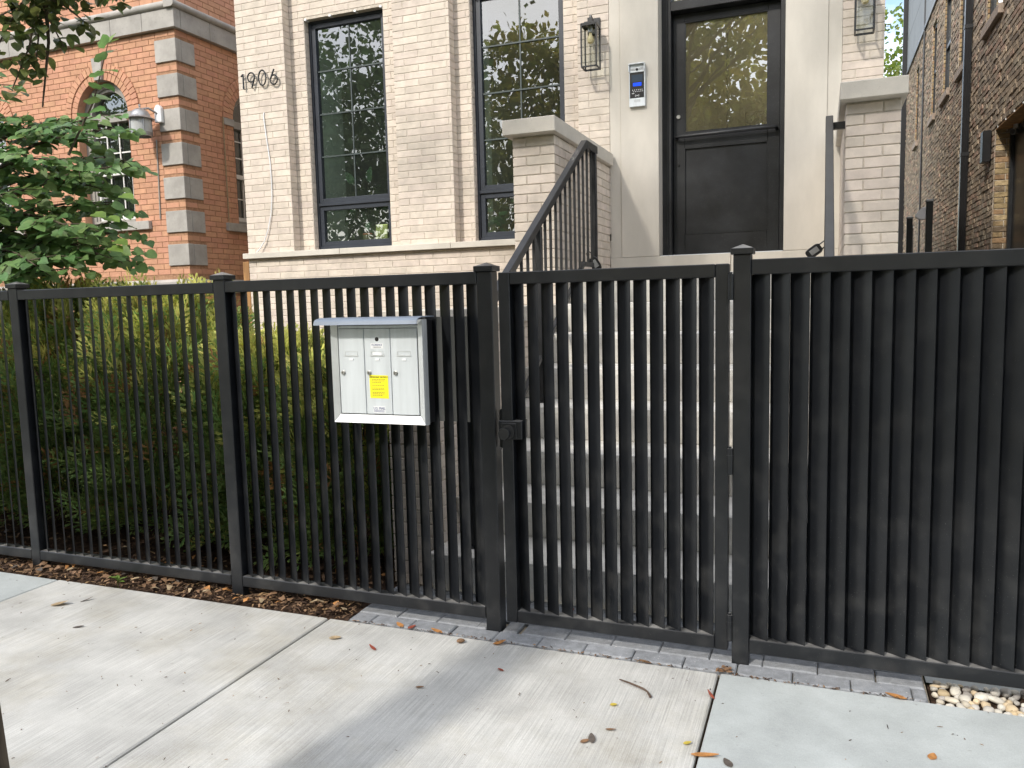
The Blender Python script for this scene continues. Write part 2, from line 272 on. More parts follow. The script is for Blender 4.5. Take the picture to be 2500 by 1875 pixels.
# ------------------------------------------------------------------ builders
ORG = {}
class MB:
    def __init__(s): s.v, s.f, s.mi, s.cur = [], [], [], 0
    def face(s, pts):
        n = len(s.v); s.v += [tuple(p) for p in pts]; s.f.append(tuple(range(n, n + len(pts)))); s.mi.append(s.cur)
    def add(s, vs, fs):
        n = len(s.v); s.v += [tuple(p) for p in vs]
        for f in fs: s.f.append(tuple(i + n for i in f)); s.mi.append(s.cur)
    def box(s, x0, x1, y0, y1, z0, z1):
        s.add([(x0, y0, z0), (x1, y0, z0), (x1, y1, z0), (x0, y1, z0), (x0, y0, z1), (x1, y0, z1), (x1, y1, z1), (x0, y1, z1)],
              [(0, 3, 2, 1), (4, 5, 6, 7), (0, 1, 5, 4), (1, 2, 6, 5), (2, 3, 7, 6), (3, 0, 4, 7)])
        return s
    def prism(s, poly, a, b, axis='x'):
        n = len(poly)
        def P(t, q):
            return (t, q[0], q[1]) if axis == 'x' else ((q[0], t, q[1]) if axis == 'y' else (q[0], q[1], t))
        s.add([P(a, q) for q in poly] + [P(b, q) for q in poly],
              [tuple(range(n))[::-1], tuple(range(n, 2 * n))] + [(i, (i + 1) % n, (i + 1) % n + n, i + n) for i in range(n)])
        return s
    def tube(s, pts, r, n=8, cap=True):
        pts = [Vector(p) for p in pts]; rs = r if isinstance(r, (list, tuple)) else [r] * len(pts)
        base = len(s.v); prev = None
        for i, p in enumerate(pts):
            t = (pts[min(i + 1, len(pts) - 1)] - pts[max(i - 1, 0)]).normalized()
            if prev is None:
                a = t.orthogonal().normalized()
            else:
                a = (prev - t * prev.dot(t)); a = a.normalized() if a.length > 1e-6 else t.orthogonal().normalized()
            prev = a; bb = t.cross(a)
            for k in range(n):
                th = 2 * math.pi * k / n
                s.v.append(tuple(p + (a * math.cos(th) + bb * math.sin(th)) * rs[i]))
        for i in range(len(pts) - 1):
            for k in range(n):
                k2 = (k + 1) % n
                s.f.append((base + i * n + k, base + i * n + k2, base + (i + 1) * n + k2, base + (i + 1) * n + k)); s.mi.append(s.cur)
        if cap:
            s.f.append(tuple(base + k for k in range(n))[::-1]); s.mi.append(s.cur)
            s.f.append(tuple(base + (len(pts) - 1) * n + k for k in range(n))); s.mi.append(s.cur)
        return s
    def lathe(s, prof, c, n=16, axis='z'):
        base = len(s.v); c = Vector(c)
        for (r, h) in prof:
            for k in range(n):
                th = 2 * math.pi * k / n; a, b = r * math.cos(th), r * math.sin(th)
                s.v.append(tuple(c + (Vector((a, b, h)) if axis == 'z' else Vector((a, h, b)))))
        for i in range(len(prof) - 1):
            for k in range(n):
                k2 = (k + 1) % n
                s.f.append((base + i * n + k, base + i * n + k2, base + (i + 1) * n + k2, base + (i + 1) * n + k)); s.mi.append(s.cur)
        return s
def build(name, mb, mat, parent=None, smooth=False, bevel=0.0, kind=None, org=None):
    o0 = ORG.get(parent, Vector()) if parent else (Vector(org) if org else Vector())
    me = bpy.data.meshes.new(name)
    me.from_pydata([tuple(Vector(v) - o0) for v in mb.v], [], mb.f)
    mats = mat if isinstance(mat, list) else [mat]
    for m in mats: me.materials.append(m)
    if len(mats) > 1: me.polygons.foreach_set('material_index', mb.mi)
    bm = bmesh.new(); bm.from_mesh(me)
    if bevel: 
        bmesh.ops.remove_doubles(bm, verts=bm.verts, dist=1e-6)
        bmesh.ops.bevel(bm, geom=list(bm.edges), offset=bevel, segments=1, affect='EDGES', clamp_overlap=True)
    if bevel or kind != 'raw': 
        if len(bm.faces) < 60000 and not getattr(mb, 'open', False): bmesh.ops.recalc_face_normals(bm, faces=bm.faces)
    bm.to_mesh(me); bm.free()
    if smooth:
        me.polygons.foreach_set('use_smooth', [True] * len(me.polygons))
        try: me.set_sharp_from_angle(angle=math.radians(40))
        except Exception: pass
    o = bpy.data.objects.new(name, me); COL.objects.link(o)
    if parent: o.parent = parent
    else: o.location = o0
    ORG[o] = o0
    if kind and kind != 'raw': o['kind'] = kind
    return o
def thing(name, label, cat, loc=(0, 0, 0), group=None):
    o = bpy.data.objects.new(name, None); COL.objects.link(o); o.location = loc; o.empty_display_size = .1
    o['label'] = label; o['category'] = cat
    if group: o['group'] = group
    ORG[o] = Vector(loc); return o
def struct(name, loc=(0, 0, 0)):
    o = bpy.data.objects.new(name, None); COL.objects.link(o); o.location = loc; o['kind'] = 'structure'; ORG[o] = Vector(loc); return o
def tag(o, label, cat, group=None):
    o['label'] = label; o['category'] = cat
    if group: o['group'] = group
    return o
def inst(name, me, parent, loc, rot=None, scale=None):
    o = bpy.data.objects.new(name, me); COL.objects.link(o)
    if parent: o.parent = parent
    o.location = Vector(loc) - (ORG[parent] if parent else Vector())
    if rot is not None: o.rotation_euler = rot
    if scale is not None: o.scale = scale
    ORG[o] = Vector(loc)
    return o
def rawmesh(name, mb, mat):
    me = bpy.data.meshes.new(name); me.from_pydata(mb.v, [], mb.f)
    for m in (mat if isinstance(mat, list) else [mat]): me.materials.append(m)
    return me
def copy_tree(root, loc, label=None):
    r = root.copy(); COL.objects.link(r); r.location = loc; ORG[r] = Vector(loc)
    if label: r['label'] = label
    for ch in list(root.children):
        c = ch.copy(); COL.objects.link(c); c.parent = r
        for g in list(ch.children):
            d = g.copy(); COL.objects.link(d); d.parent = c
    return r
def text(name, s, size, loc, mat, parent, ext=.0005, align='CENTER', sx=1.0):
    cu = bpy.data.curves.new(name, 'FONT'); cu.body = s; cu.size = size; cu.align_x = align; cu.extrude = ext
    t = bpy.data.objects.new('tmp_text', cu); me = bpy.data.meshes.new_from_object(t)
    bpy.data.objects.remove(t); me.materials.clear(); me.materials.append(mat)
    me.transform(Matrix.Rotation(math.pi / 2, 4, 'X') @ Matrix.Scale(sx, 4, (1, 0, 0)))
    return inst(name, me, parent, loc)

# --- brick walls
def brick_field(uA, uB, zA, zB, z0, C, L, off=.5, holes=(), joint=.0075, u_start=None, pattern=None, jit=0.0):
    out = []; k0 = int(math.floor((zA - z0) / C))
    us = uA if u_start is None else u_start
    us -= math.ceil((us - uA) / L - 1e-6) * L
    k = k0
    while z0 + k * C < zB:
        za, zb = max(z0 + k * C + joint / 2, zA), min(z0 + (k + 1) * C - joint / 2, zB)
        if zb - za > .012:
            zm = (za + zb) / 2; ivs = [(uA, uB)]
            for h in holes:
                iv = h(za, zb)
                if iv:
                    n2 = []
                    for a, b in ivs:
                        if iv[1] <= a or iv[0] >= b: n2.append((a, b))
                        else:
                            if iv[0] > a: n2.append((a, iv[0]))
                            if iv[1] < b: n2.append((iv[1], b))
                    ivs = n2
            if pattern: edges = [uA] + [uA + p for p in pattern[k % len(pattern)]] + [uB]
            else:
                st = us + (off * L if k % 2 else 0.0) - L; edges = []
                u = st
                while u < uB + L: edges.append(u); u += L
            for a, b in ivs:
                for e0, e1 in zip(edges[:-1], edges[1:]):
                    lo, hi = max(e0 + joint / 2, a + (joint / 2 if a > uA else 0)), min(e1 - joint / 2, b - (joint / 2 if b < uB else 0))
                    if e0 <= uA + 1e-6 and lo < uA + joint: lo = max(lo - joint / 2, uA)
                    if e1 >= uB - 1e-6 and hi > uB - joint: hi = min(hi + joint / 2, uB)
                    if hi - lo > .018:
                        j = R.uniform(-jit, jit)
                        out.append((lo, hi, za + j * .5, zb + j * .5))
        k += 1
    return out
def rect_hole(u0, u1, z0, z1): return lambda za, zb: (u0, u1) if (zb > z0 + .003 and za < z1 - .003) else None
def arch_hole(uc, r, zs, z0, rin):
    def f(za, zb):
        zm = (za + zb) / 2
        if zb <= z0: return None
        if zm <= zs: return (uc - rin, uc + rin)
        d = zm - zs
        if d >= r: return None
        w_ = math.sqrt(r * r - d * d); return (uc - w_, uc + w_)
    return f
BM_CACHE = {}
def brick_geo(mb, w_, h_, dep, bv, jit=0.0):
    a, b = w_ / 2, h_ / 2
    J = lambda: R.uniform(-jit, jit)
    vs = []
    for (y, q) in ((dep, 0), (bv, 0), (0, bv)):
        for sx, sz in ((-1, -1), (1, -1), (1, 1), (-1, 1)):
            vs.append((sx * (a - q) + J(), y + (J() if y < dep else 0), sz * (b - q) + J()))
    fs = []
    for r_ in (0, 4):
        for i in range(4):
            j = (i + 1) % 4; fs.append((r_ + i, r_ + j, r_ + j + 4, r_ + i + 4))
    fs.append((8, 9, 10, 11)); mb.add(vs, fs)
ROT = {'y': 0.0, 'x+': math.pi / 2, 'x-': -math.pi / 2}
def emit_bricks(parent, items, mat1, mat2, bv=.0025, dep=.03, limit=300, ok=None, jit=0.0, nm='brick', proud=0.0):
    """items: (plane, at, u0, u1, z0, z1): the largest in the photograph become parts, the rest one mass"""
    sc = []
    for it in items:
        pl, at, u0, u1, z0, z1 = it; um, zm = (u0 + u1) / 2, (z0 + z1) / 2
        c = Vector((um, at, zm)) if pl == 'y' else Vector((at, um, zm))
        q = px(c); s = -1
        if q and -40 < q[0] < PW + 40 and -40 < q[1] < PH and (ok is None or ok(c, q)):
            fac = abs((c - CAM).normalized()[1 if pl == 'y' else 0])
            s = (u1 - u0) * (z1 - z0) / (q[2] ** 2) * fac
        sc.append((s, c, it))
    sc.sort(key=lambda t: -t[0])
    mb = MB(); mb.open = True
    for i, (s, c, it) in enumerate(sc):
        pl, at, u0, u1, z0, z1 = it; w_, h_ = u1 - u0, z1 - z0
        off = R.uniform(-proud, proud)
        if s > 0 and i < limit:
            key = (mat1.name, round(w_, 3), round(h_, 3), R.randrange(3) if jit else 0)
            if key not in BM_CACHE:
                t = MB(); brick_geo(t, key[1], key[2], dep, bv, jit); BM_CACHE[key] = rawmesh(nm, t, mat1)
            cc = c + (Vector((0, off, 0)) if pl == 'y' else Vector((off, 0, 0)))
            inst(nm, BM_CACHE[key], parent, cc, (0, 0, ROT[pl]))
        else:
            t = MB(); brick_geo(t, w_, h_, dep, bv, jit)
            rm = Matrix.Rotation(ROT[pl], 3, 'Z')
            cc = c + (Vector((0, off, 0)) if pl == 'y' else Vector((off, 0, 0)))
            mb.add([rm @ Vector(v) + cc for v in t.v], t.f)
    if mb.v: build('brick_mass', mb, mat2, parent, kind='stuff')
def panel(mb, pl, at, u0, u1, z0, z1, holes=()):
    us = sorted({u0, u1, *[h[0] for h in holes], *[h[1] for h in holes]}); zs = sorted({z0, z1, *[h[2] for h in holes], *[h[3] for h in holes]})
    us = [u for u in us if u0 <= u <= u1]; zs = [z for z in zs if z0 <= z <= z1]
    for a, b in zip(us[:-1], us[1:]):
        for c, d in zip(zs[:-1], zs[1:]):
            um, zm = (a + b) / 2, (c + d) / 2
            if any(h[0] < um < h[1] and h[2] < zm < h[3] for h in holes): continue
            if pl == 'y': mb.face([(a, at, c), (b, at, c), (b, at, d), (a, at, d)])
            else: mb.face([(at, a, c), (at, b, c), (at, b, d), (at, a, d)])
def room(parent, x0, x1, y0, y1, z0, z1, wall, floor, back=None, name='room'):
    mb = MB(); mb.open = True
    mb.cur = 0
    mb.face([(x0, y0, z0), (x0, y1, z0), (x0, y1, z1), (x0, y0, z1)]); mb.face([(x1, y0, z0), (x1, y1, z0), (x1, y1, z1), (x1, y0, z1)])
    mb.face([(x0, y0, z1), (x1, y0, z1), (x1, y1, z1), (x0, y1, z1)])
    mb.cur = 1; mb.face([(x0, y0, z0), (x1, y0, z0), (x1, y1, z0), (x0, y1, z0)])
    mb.cur = 2; mb.face([(x0, y1, z0), (x1, y1, z0), (x1, y1, z1), (x0, y1, z1)])
    return build(name, mb, [wall, floor, back or wall], parent)

# ================================================================== ground
mb = MB(); mb.box(-400, 400, -400, 400, -.6, -.14); build('ground', mb, M['lawn'], kind='structure')
mb = MB(); mb.box(-60, 60, -14.0, -6.0, -.138, -.12); build('road', mb, M['asphalt'], kind='structure')
mb = MB(); mb.box(-60, 60, -6.0, -5.85, -.138, .0); build('kerb', mb, M['concrete'], kind='structure', bevel=.01)
mb = MB(); mb.box(-60, 60, -5.85, -1.96, -.138, -.012); build('parkway', mb, M['lawn'], kind='structure')
walk = struct('sidewalk')
mb = MB(); mb.box(-14.2, 14.2, -1.955, -.112, -.12, -.022); build('slab_bed', mb, M['soil'], walk)
xs = [-14, -12.2, -10.5, -8.8, -7.1, -5.42, -3.776, -2.075, -.338, 1.45, 3.2, 5, 6.8, 8.6, 10.4, 12.2, 14]
for a, b_ in zip(xs[:-1], xs[1:]):
    blue = b_ < -3.7 and a > -6 or (-.4 < a < 1)
    mb = MB(); mb.box(a + .005, b_ - .005, -1.95, -.098 + R.uniform(-.003, .002), -.1, R.uniform(-.002, .001))
    build('concrete_slab', mb, M['concrete2'] if blue else M['concrete'], walk, bevel=.005)
# soil and bark mulch behind and under the fence
def bumpy(name, x0, x1, y0, y1, z, amp, step, mat, hole=None):
    mb = MB(); mb.open = True; nx, ny = int((x1 - x0) / step) + 1, int((y1 - y0) / step) + 1
    g = [[(x0 + (x1 - x0) * i / nx, y0 + (y1 - y0) * j / ny, z + R.uniform(-amp, amp)) for j in range(ny + 1)] for i in range(nx + 1)]
    vs = [p for r_ in g for p in r_]; fs = []
    for i in range(nx):
        for j in range(ny):
            cx, cy = (g[i][j][0] + g[i + 1][j][0]) / 2, (g[i][j][1] + g[i][j + 1][1]) / 2
            if hole and hole(cx, cy): continue
            fs.append((i * (ny + 1) + j, (i + 1) * (ny + 1) + j, (i + 1) * (ny + 1) + j + 1, i * (ny + 1) + j + 1))
    mb.add(vs, fs); return build(name, mb, mat, kind='structure')
bumpy('mulch_bed', -9, -1.99, -.1, 5.6, -.012, .012, .06, M['soil'])
bumpy('gangway_ground', .385, 6, .12, 24, -.03, .004, .5, M['concrete2'])
mb = MB(); mb.open = True
def chip(mb, c, L_, W_, yaw_, tilt, bend):
    rm = Euler((tilt, R.uniform(-.3, .3), yaw_)).to_matrix()
    ps = [(-L_ / 2, -W_ / 2 * .6, 0), (0, -W_ / 2, bend), (L_ / 2, -W_ / 2 * .3, 0), (L_ / 2, W_ / 2 * .4, .001), (0, W_ / 2, bend + .001), (-L_ / 2, W_ / 2 * .7, 0)]
    n = len(mb.v); mb.add([rm @ Vector(p) + Vector(c) for p in ps], [(0, 1, 4, 5), (1, 2, 3, 4)])
for i in range(5200):
    x = R.uniform(-6.2, -1.99); y = -.1 + (R.random() ** 1.5) * 1.3
    if i < 2600: y = R.uniform(-.098, .16)
    chip(mb, (x, y, R.uniform(.0, .018)), R.uniform(.012, .05), R.uniform(.004, .014), R.uniform(0, 6.3), R.uniform(-.5, .5), R.uniform(0, .006))
build('mulch', mb, M['chips'], kind='stuff')
# litter of small leaves lying in the mulch
mb = MB(); mb.open = True
for i in range(240):
    x = R.uniform(-6.2, -2.0); y = R.uniform(-.095, .5) if i % 3 else R.uniform(-.09, .05); mb.cur = R.choice([0, 1, 1, 2, 3, 4])
    chip(mb, (x, y, R.uniform(.015, .03)), R.uniform(.03, .065), R.uniform(.018, .034), R.uniform(0, 6.3), R.uniform(-.4, .4), R.uniform(.003, .014))
build('leaf_litter', mb, [M['orangeleaf'], M['brownleaf'], M['tanleaf'], M['greyleaf'], M['brownleaf']], kind='stuff')
# pavers
pav = struct('paver_strip')
mb = MB(); mb.box(-1.985, .375, -.096, .40, -.1, -.012); build('paver_bed', mb, M['sand'], pav)
PC = {}
def paver(x0, x1, y0, y1):
    key = (round(x1 - x0, 2), round(y1 - y0, 3))
    if key not in PC:
        t = MB(); a, b_ = key[0] / 2 - .0022, key[1] / 2 - .0022
        bm = bmesh.new(); t.box(-a, a, -b_, b_, -.06, 0)
        me = rawmesh('paver', t, M['paver']); bm.from_mesh(me); bmesh.ops.recalc_face_normals(bm, faces=bm.faces)
        bmesh.ops.bevel(bm, geom=[e for e in bm.edges if all(v.co.z > -.01 for v in e.verts)], offset=.005, segments=1, affect='EDGES'); bm.to_mesh(me); bm.free(); PC[key] = me
    inst('paver', PC[key], pav, ((x0 + x1) / 2, (y0 + y1) / 2, .004 + R.uniform(-.002, .002)), (R.uniform(-.006, .006), R.uniform(-.006, .006), R.uniform(-.004, .004)))
for row, (ya, yb, ph) in enumerate(((-.094, .0, -1.868), (.001, .107, -1.779), (.108, .213, -1.88), (.214, .32, -1.79), (.321, .392, -1.86))):
    ed = [-1.98]; x = ph
    while x < .36:
        if x > ed[-1] + .04: ed.append(x)
        x += .1985 + R.uniform(-.004, .004)
    ed.append(.372)
    for a, b_ in zip(ed[:-1], ed[1:]):
        cx, cy = (a + b_) / 2, (ya + yb) / 2
        if row == 1 and -1.4 < cx < -1.2: continue
        paver(a, b_, ya, yb)
for a, b_ in ((-1.388, -1.338), (-1.266, -1.194)): paver(a, b_, .001, .107)
# pebbles
peb = struct('pebble_bed'); mb = MB(); mb.box(.385, 3, -.094, .11, -.1, -.03); build('bed_base', mb, M['soil'], peb)
PM = []
for k in range(6):
    bm = bmesh.new(); bmesh.ops.create_icosphere(bm, subdivisions=2, radius=1)
    sx, sy, sz = R.uniform(.8, 1.25), R.uniform(.7, 1.0), R.uniform(.45, .7)
    for v in bm.verts:
        d = v.co.normalized(); k_ = 1 + .12 * math.sin(3 * d.x + k) + .10 * math.sin(4 * d.y + 2 * k)
        v.co = Vector((d.x * sx, d.y * sy, d.z * sz)) * k_
    me = bpy.data.meshes.new('pebble'); bm.to_mesh(me); bm.free(); me.materials.append(M['pebble']); me.polygons.foreach_set('use_smooth', [True] * len(me.polygons)); PM.append(me)
n = 0; pts = []
for t in range(6000):
    x, y = R.uniform(.39, 1.05), R.uniform(-.085, .10); r_ = R.uniform(.013, .027)
    if x - r_ < .384: continue
    if all((x - a) ** 2 + (y - c) ** 2 > ((r_ + q) * .78) ** 2 for a, c, q in pts):
        pts.append((x, y, r_)); 
        inst('pebble', R.choice(PM), peb, (x, y, -.022 + r_ * .55), (R.uniform(-.4, .4), R.uniform(-.4, .4), R.uniform(0, 6)), (r_, r_, r_)); n += 1
        if n >= 230: break

# ================================================================== cream house
C = .0667; Z0 = -.015
house = thing('cream_brick_house', 'cream brick house with slate framed windows and a black front door above the steps', 'house', (-2.7, 4.07, 0))
YF, YR = 4.07, 4.185; TOP = 5.6
W1 = (-5.03, -4.10, 2.0, 4.36); W2 = (-3.16, -2.23, 2.0, 4.36)
items = []
def addf(pl, at, lst): items.extend((pl, at, *q) for q in lst)
addf('y', YF, brick_field(-5.81, -5.21, 2.0, TOP, Z0, C, .305, u_start=-5.81 + .1))
addf('y', YF, brick_field(-3.935, -3.325, 2.0, TOP, Z0, C, .305, u_start=-3.935 + .12))
addf('y', YF, brick_field(-2.065, -1.778, 2.0, TOP, Z0, C, .305, pattern=[[.10], [.20], [], [.10]]))
addf('y', YF, brick_field(.132, .437, 1.6, TOP, Z0, C, .305, pattern=[[], [.20], [], [.10]]))
addf('y', YR, brick_field(-5.212, -3.933, 2.0, TOP, Z0, C, .305, holes=(rect_hole(*W1),), u_start=-5.1))
addf('y', YR, brick_field(-3.327, -2.063, 2.0, TOP, Z0, C, .305, holes=(rect_hole(*W2),), u_start=-3.2))
addf('y', YF, brick_field(-5.81, -1.9, .0, 1.94, Z0, C, .305, u_start=-5.81 + .1))
for X_ in (-5.21, -3.325): addf('x+', X_, brick_field(YF + .03, YR, 2.0, TOP, Z0, C, .305, u_start=3.9))
for X_ in (-3.935, -2.065): addf('x-', X_, brick_field(YF + .03, YR, 2.0, TOP, Z0, C, .305, u_start=3.9))
for X_ in (W1[0], W2[0]): addf('x+', X_, brick_field(YR + .03, 4.262, 2.0, 4.36, Z0, C, .305, u_start=3.9))
emit_bricks(house, items, M['cream'], M['cream_mass'], ok=lambda c, q: c.z > 1.7 and not (-2.15 < c.x < -1.77 and c.z < 2.75))
mb = MB(); mb.open = True; g = .004
panel(mb, 'y', YF + g, -5.808, -5.212, 2.0, TOP); panel(mb, 'y', YF + g, -3.933, -3.327, 2.0, TOP); panel(mb, 'y', YF + g, -2.063, -1.778, 2.0, TOP)
panel(mb, 'y', YF + g, .134, .435, 0, TOP); panel(mb, 'y', YF + g, -5.808, -1.776, -.1, 1.94)
panel(mb, 'y', YR + g, -5.212, -3.933, 2.0, TOP, [W1]); panel(mb, 'y', YR + g, -3.327, -2.063, 2.0, TOP, [W2])
for X_ in (-5.21, -3.325): panel(mb, 'x', X_ - g, YF + g, YR + g, 2.0, TOP)
for X_ in (-3.935, -2.065): panel(mb, 'x', X_ + g, YF + g, YR + g, 2.0, TOP)
for w_ in (W1, W2):
    panel(mb, 'x', w_[0] - g, YR + g, 4.40, 2.0, 4.36); panel(mb, 'x', w_[1] + g, YR + g, 4.40, 2.0, 4.36)
    mb.face([(w_[0], YR, 4.362), (w_[1], YR, 4.362), (w_[1], 4.4, 4.362), (w_[0], 4.4, 4.362)])
build('mortar_wall', mb, M['creammortar'], house)
mb = MB(); mb.open = True     # side and back walls, roof
panel(mb, 'x', -5.805, YF + g, 14, -.1, TOP); panel(mb, 'x', .433, YF + g, 14, -.1, TOP); panel(mb, 'y', 14, -5.805, .433, -.1, TOP)
mb.face([(-5.805, YF + g, TOP), (.433, YF + g, TOP), (.433, 14, TOP), (-5.805, 14, TOP)])
build('side_wall', mb, M['creammortar'], house)
# sill course
for a, b_ in ((-5.845, -4.62), (-4.617, -3.36), (-3.357, -2.105)):
    mb = MB(); mb.box(a, b_, 4.015, 4.30, 1.943, 2.001); build('window_sill', mb, M['lime'], house, bevel=.003)
# soldier lintel lip above window
for w_ in (W1, W2):
    for k in range(4):
        mb = MB(); cx = w_[0] + .02 + k * (w_[1] - w_[0] - .04) / 3; mb.box(cx - .012, cx + .012, YR - .004, YR + .05, 4.352, 4.372); build('weep_vent', mb, M['white'], house)
# windows
def window(w_, nm='window'):
    x0, x1, z0, z1 = w_; y0 = 4.262; zb = 2.49
    f = MB()
    f.box(x0, x0 + .025, y0 - .004, y0 + .07, z0, z1); f.box(x1 - .02, x1, y0 - .004, y0 + .07, z0, z1)
    f.box(x0 + .025, x1 - .02, y0 - .004, y0 + .07, z1 - .025, z1); f.box(x0 + .025, x1 - .02, y0 - .002, y0 + .07, z0 + .002, z0 + .05)
    f.box(x0 + .025, x1 - .02, y0 - .010, y0 + .07, zb - .018, zb + .014)
    fr = build('window_frame', f, M['frame'], house, bevel=.003)
    for (a, c) in ((zb + .014, z1 - .025), (z0 + .05, zb - .018)):
        s = MB(); m_ = .048; X0, X1 = x0 + .027, x1 - .022
        s.box(X0, X0 + m_, y0 + .008, y0 + .06, a, c); s.box(X1 - m_, X1, y0 + .008, y0 + .06, a, c)
        s.box(X0 + m_, X1 - m_, y0 + .008, y0 + .06, a, a + m_); s.box(X0 + m_, X1 - m_, y0 + .008, y0 + .06, c - m_, c)
        build('sash', s, M['frame'], fr, bevel=.004)
        p = MB(); gx0, gx1, ga, gc = X0 + m_ - .004, X1 - m_ + .004, a + m_ - .004, c - m_ + .004
        p.open = True; p.face([(gx0, y0 + .034, ga), (gx1, y0 + .034, ga), (gx1, y0 + .034, gc), (gx0, y0 + .034, gc)])
        build('pane', p, M['glass'], fr)
        if a > zb:
            cx = (gx0 + gx1) / 2
            b2 = MB(); b2.box(cx - .007, cx + .007, y0 + .026, y0 + .033, ga, gc); build('muntin', b2, M['muntin'], fr)
            for k in (1, 2, 3):
                zz = ga + (gc - ga) * k / 4
                b2 = MB(); b2.box(gx0, gx1, y0 + .0195, y0 + .0258, zz - .007, zz + .007); build('muntin', b2, M['muntin'], fr)
window(W1); window(W2)
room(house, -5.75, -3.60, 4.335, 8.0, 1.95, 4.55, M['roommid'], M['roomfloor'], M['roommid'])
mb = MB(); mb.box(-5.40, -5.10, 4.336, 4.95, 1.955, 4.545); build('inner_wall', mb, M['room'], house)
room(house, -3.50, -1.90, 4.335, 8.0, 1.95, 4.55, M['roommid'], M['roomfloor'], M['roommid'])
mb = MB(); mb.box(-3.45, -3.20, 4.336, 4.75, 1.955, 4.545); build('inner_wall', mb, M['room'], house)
for x0, x1 in ((-4.95, -3.75), (-3.05, -2.1)):
    mb = MB(); mb.box(x0 + .15, x1, 5.75, 6.3, 1.96, 2.75); mb.box(x0 + .5, x0 + .56, 5.7, 5.74, 1.96, 4.2); build('cabinet', mb, M['roomdark'], house, bevel=.01)
# limestone surround
mb = MB(); mb.box(-1.776, -1.681, 4.076, 4.3, 1.784, TOP); build('limestone_strip', mb, M['lime'], house)
mb = MB(); mb.box(.028, .130, 4.076, 4.3, 1.784, TOP); build('limestone_strip', mb, M['lime'], house)
for a, b_ in ((-1.679, -1.342), (-.300, .026)):
    mb = MB(); mb.box(a, b_, 4.068, 4.34, 1.784, TOP); build('limestone_panel', mb, M['lime'], house, bevel=.003)
mb = MB(); mb.box(-1.342, -.300, 4.068, 4.40, 4.62, TOP); build('limestone_panel', mb, M['lime'], house)
for a, b_ in ((-1.78, -.727), (-.723, .13)):
    mb = MB(); mb.box(a, b_, 4.055, 4.34, 1.55, 1.781); build('base_course', mb, M['lime'], house, bevel=.003)
# entrance door
mb = MB(); mb.box(-1.341, -.301, 4.10, 4.42, 1.74, 1.789); build('threshold', mb, M['alubright'], house, bevel=.004)
f = MB(); f.box(-1.341, -1.262, 4.235, 4.40, 1.79, 4.6); f.box(-.345, -.301, 4.235, 4.40, 1.79, 4.6); f.box(-1.262, -.345, 4.235, 4.40, 3.905, 3.985); f.box(-1.262, -.345, 4.235, 4.40, 4.52, 4.6)
dfr = build('door_frame', f, M['doorpaint'], house, bevel=.004)
f = MB(); f.box(-1.300, -1.288, 4.222, 4.236, 1.79, 4.6); build('frame_bead', f, M['doorpaint'], dfr)
p = MB(); p.open = True; p.face([(-1.262, 4.33, 3.985), (-.345, 4.33, 3.985), (-.345, 4.33, 4.52), (-1.262, 4.33, 4.52)]); build('transom_pane', p, M['doorglass'], dfr)
dy = 4.335
s = MB(); s.box(-1.258, -1.160, dy, dy + .05, 1.795, 3.90); s.box(-.449, -.349, dy, dy + .05, 1.795, 3.90)
s.box(-1.160, -.449, dy, dy + .05, 3.832, 3.90); s.box(-1.160, -.449, dy, dy + .05, 2.742, 2.878); s.box(-1.160, -.449, dy, dy + .05, 1.795, 1.983)
door = build('front_door', s, M['doorpaint'], house, bevel=.004)
s = MB(); s.box(-1.162, -.447, dy + .014, dy + .034, 1.98, 2.745); build('door_panel', s, M['doorpaint'], door)
s = MB()
for (a, b_, c, d_) in ((-1.160, -1.150, 2.878, 3.832), (-.459, -.449, 2.878, 3.832), (-1.150, -.459, 3.822, 3.832), (-1.150, -.459, 2.878, 2.888)): s.box(a, b_, dy + .004, dy + .02, c, d_)
build('glazing_bead', s, M['doorpaint'], door)
s = MB()
for (a, b_, c, d_) in ((-1.162, -1.154, 1.98, 2.745), (-.455, -.447, 1.98, 2.745), (-1.154, -.455, 2.737, 2.745), (-1.154, -.455, 1.98, 1.988)): s.box(a, b_, dy - .004, dy + .0135, c, d_)
build('panel_bead', s, M['doorpaint'], door)
p = MB(); p.open = True; p.face([(-1.155, dy + .022, 2.883), (-.454, dy + .022, 2.883), (-.454, dy + .022, 3.827), (-1.155, dy + .022, 3.827)]); build('pane', p, M['doorglass'], door)
s = MB(); s.tube([(-1.225, dy, 2.832), (-1.225, dy - .045, 2.838), (-1.205, dy - .058, 2.838), (-.395, dy - .058, 2.845), (-.375, dy - .045, 2.845), (-.375, dy, 2.839)], .0145, 10); build('pull_bar', s, M['doorpaint'], door, smooth=True)
s = MB(); s.lathe([(0, -.012), (.017, -.012), (.019, 0)], (-1.212, dy, 3.02), 14, 'y'); build('lock_cylinder', s, M['steel'], door, smooth=True)
s = MB(); s.lathe([(0, -.010), (.011, -.010), (.012, 0)], (-1.212, dy, 2.60), 12, 'y'); build('lower_lock', s, M['black'], door, smooth=True)
room(house, -1.36, -.29, 4.41, 7.6, 1.78, 4.7, M['vestibule'], M['roomfloor'], M['vestibule'], 'vestibule')
mb = MB(); mb.box(-.86, -.36, 6.9, 6.96, 1.79, 3.55); mb.box(-1.0, -.98, 6.2, 6.22, 1.79, 4.3); build('inner_door', mb, M['doorpaint'], house)

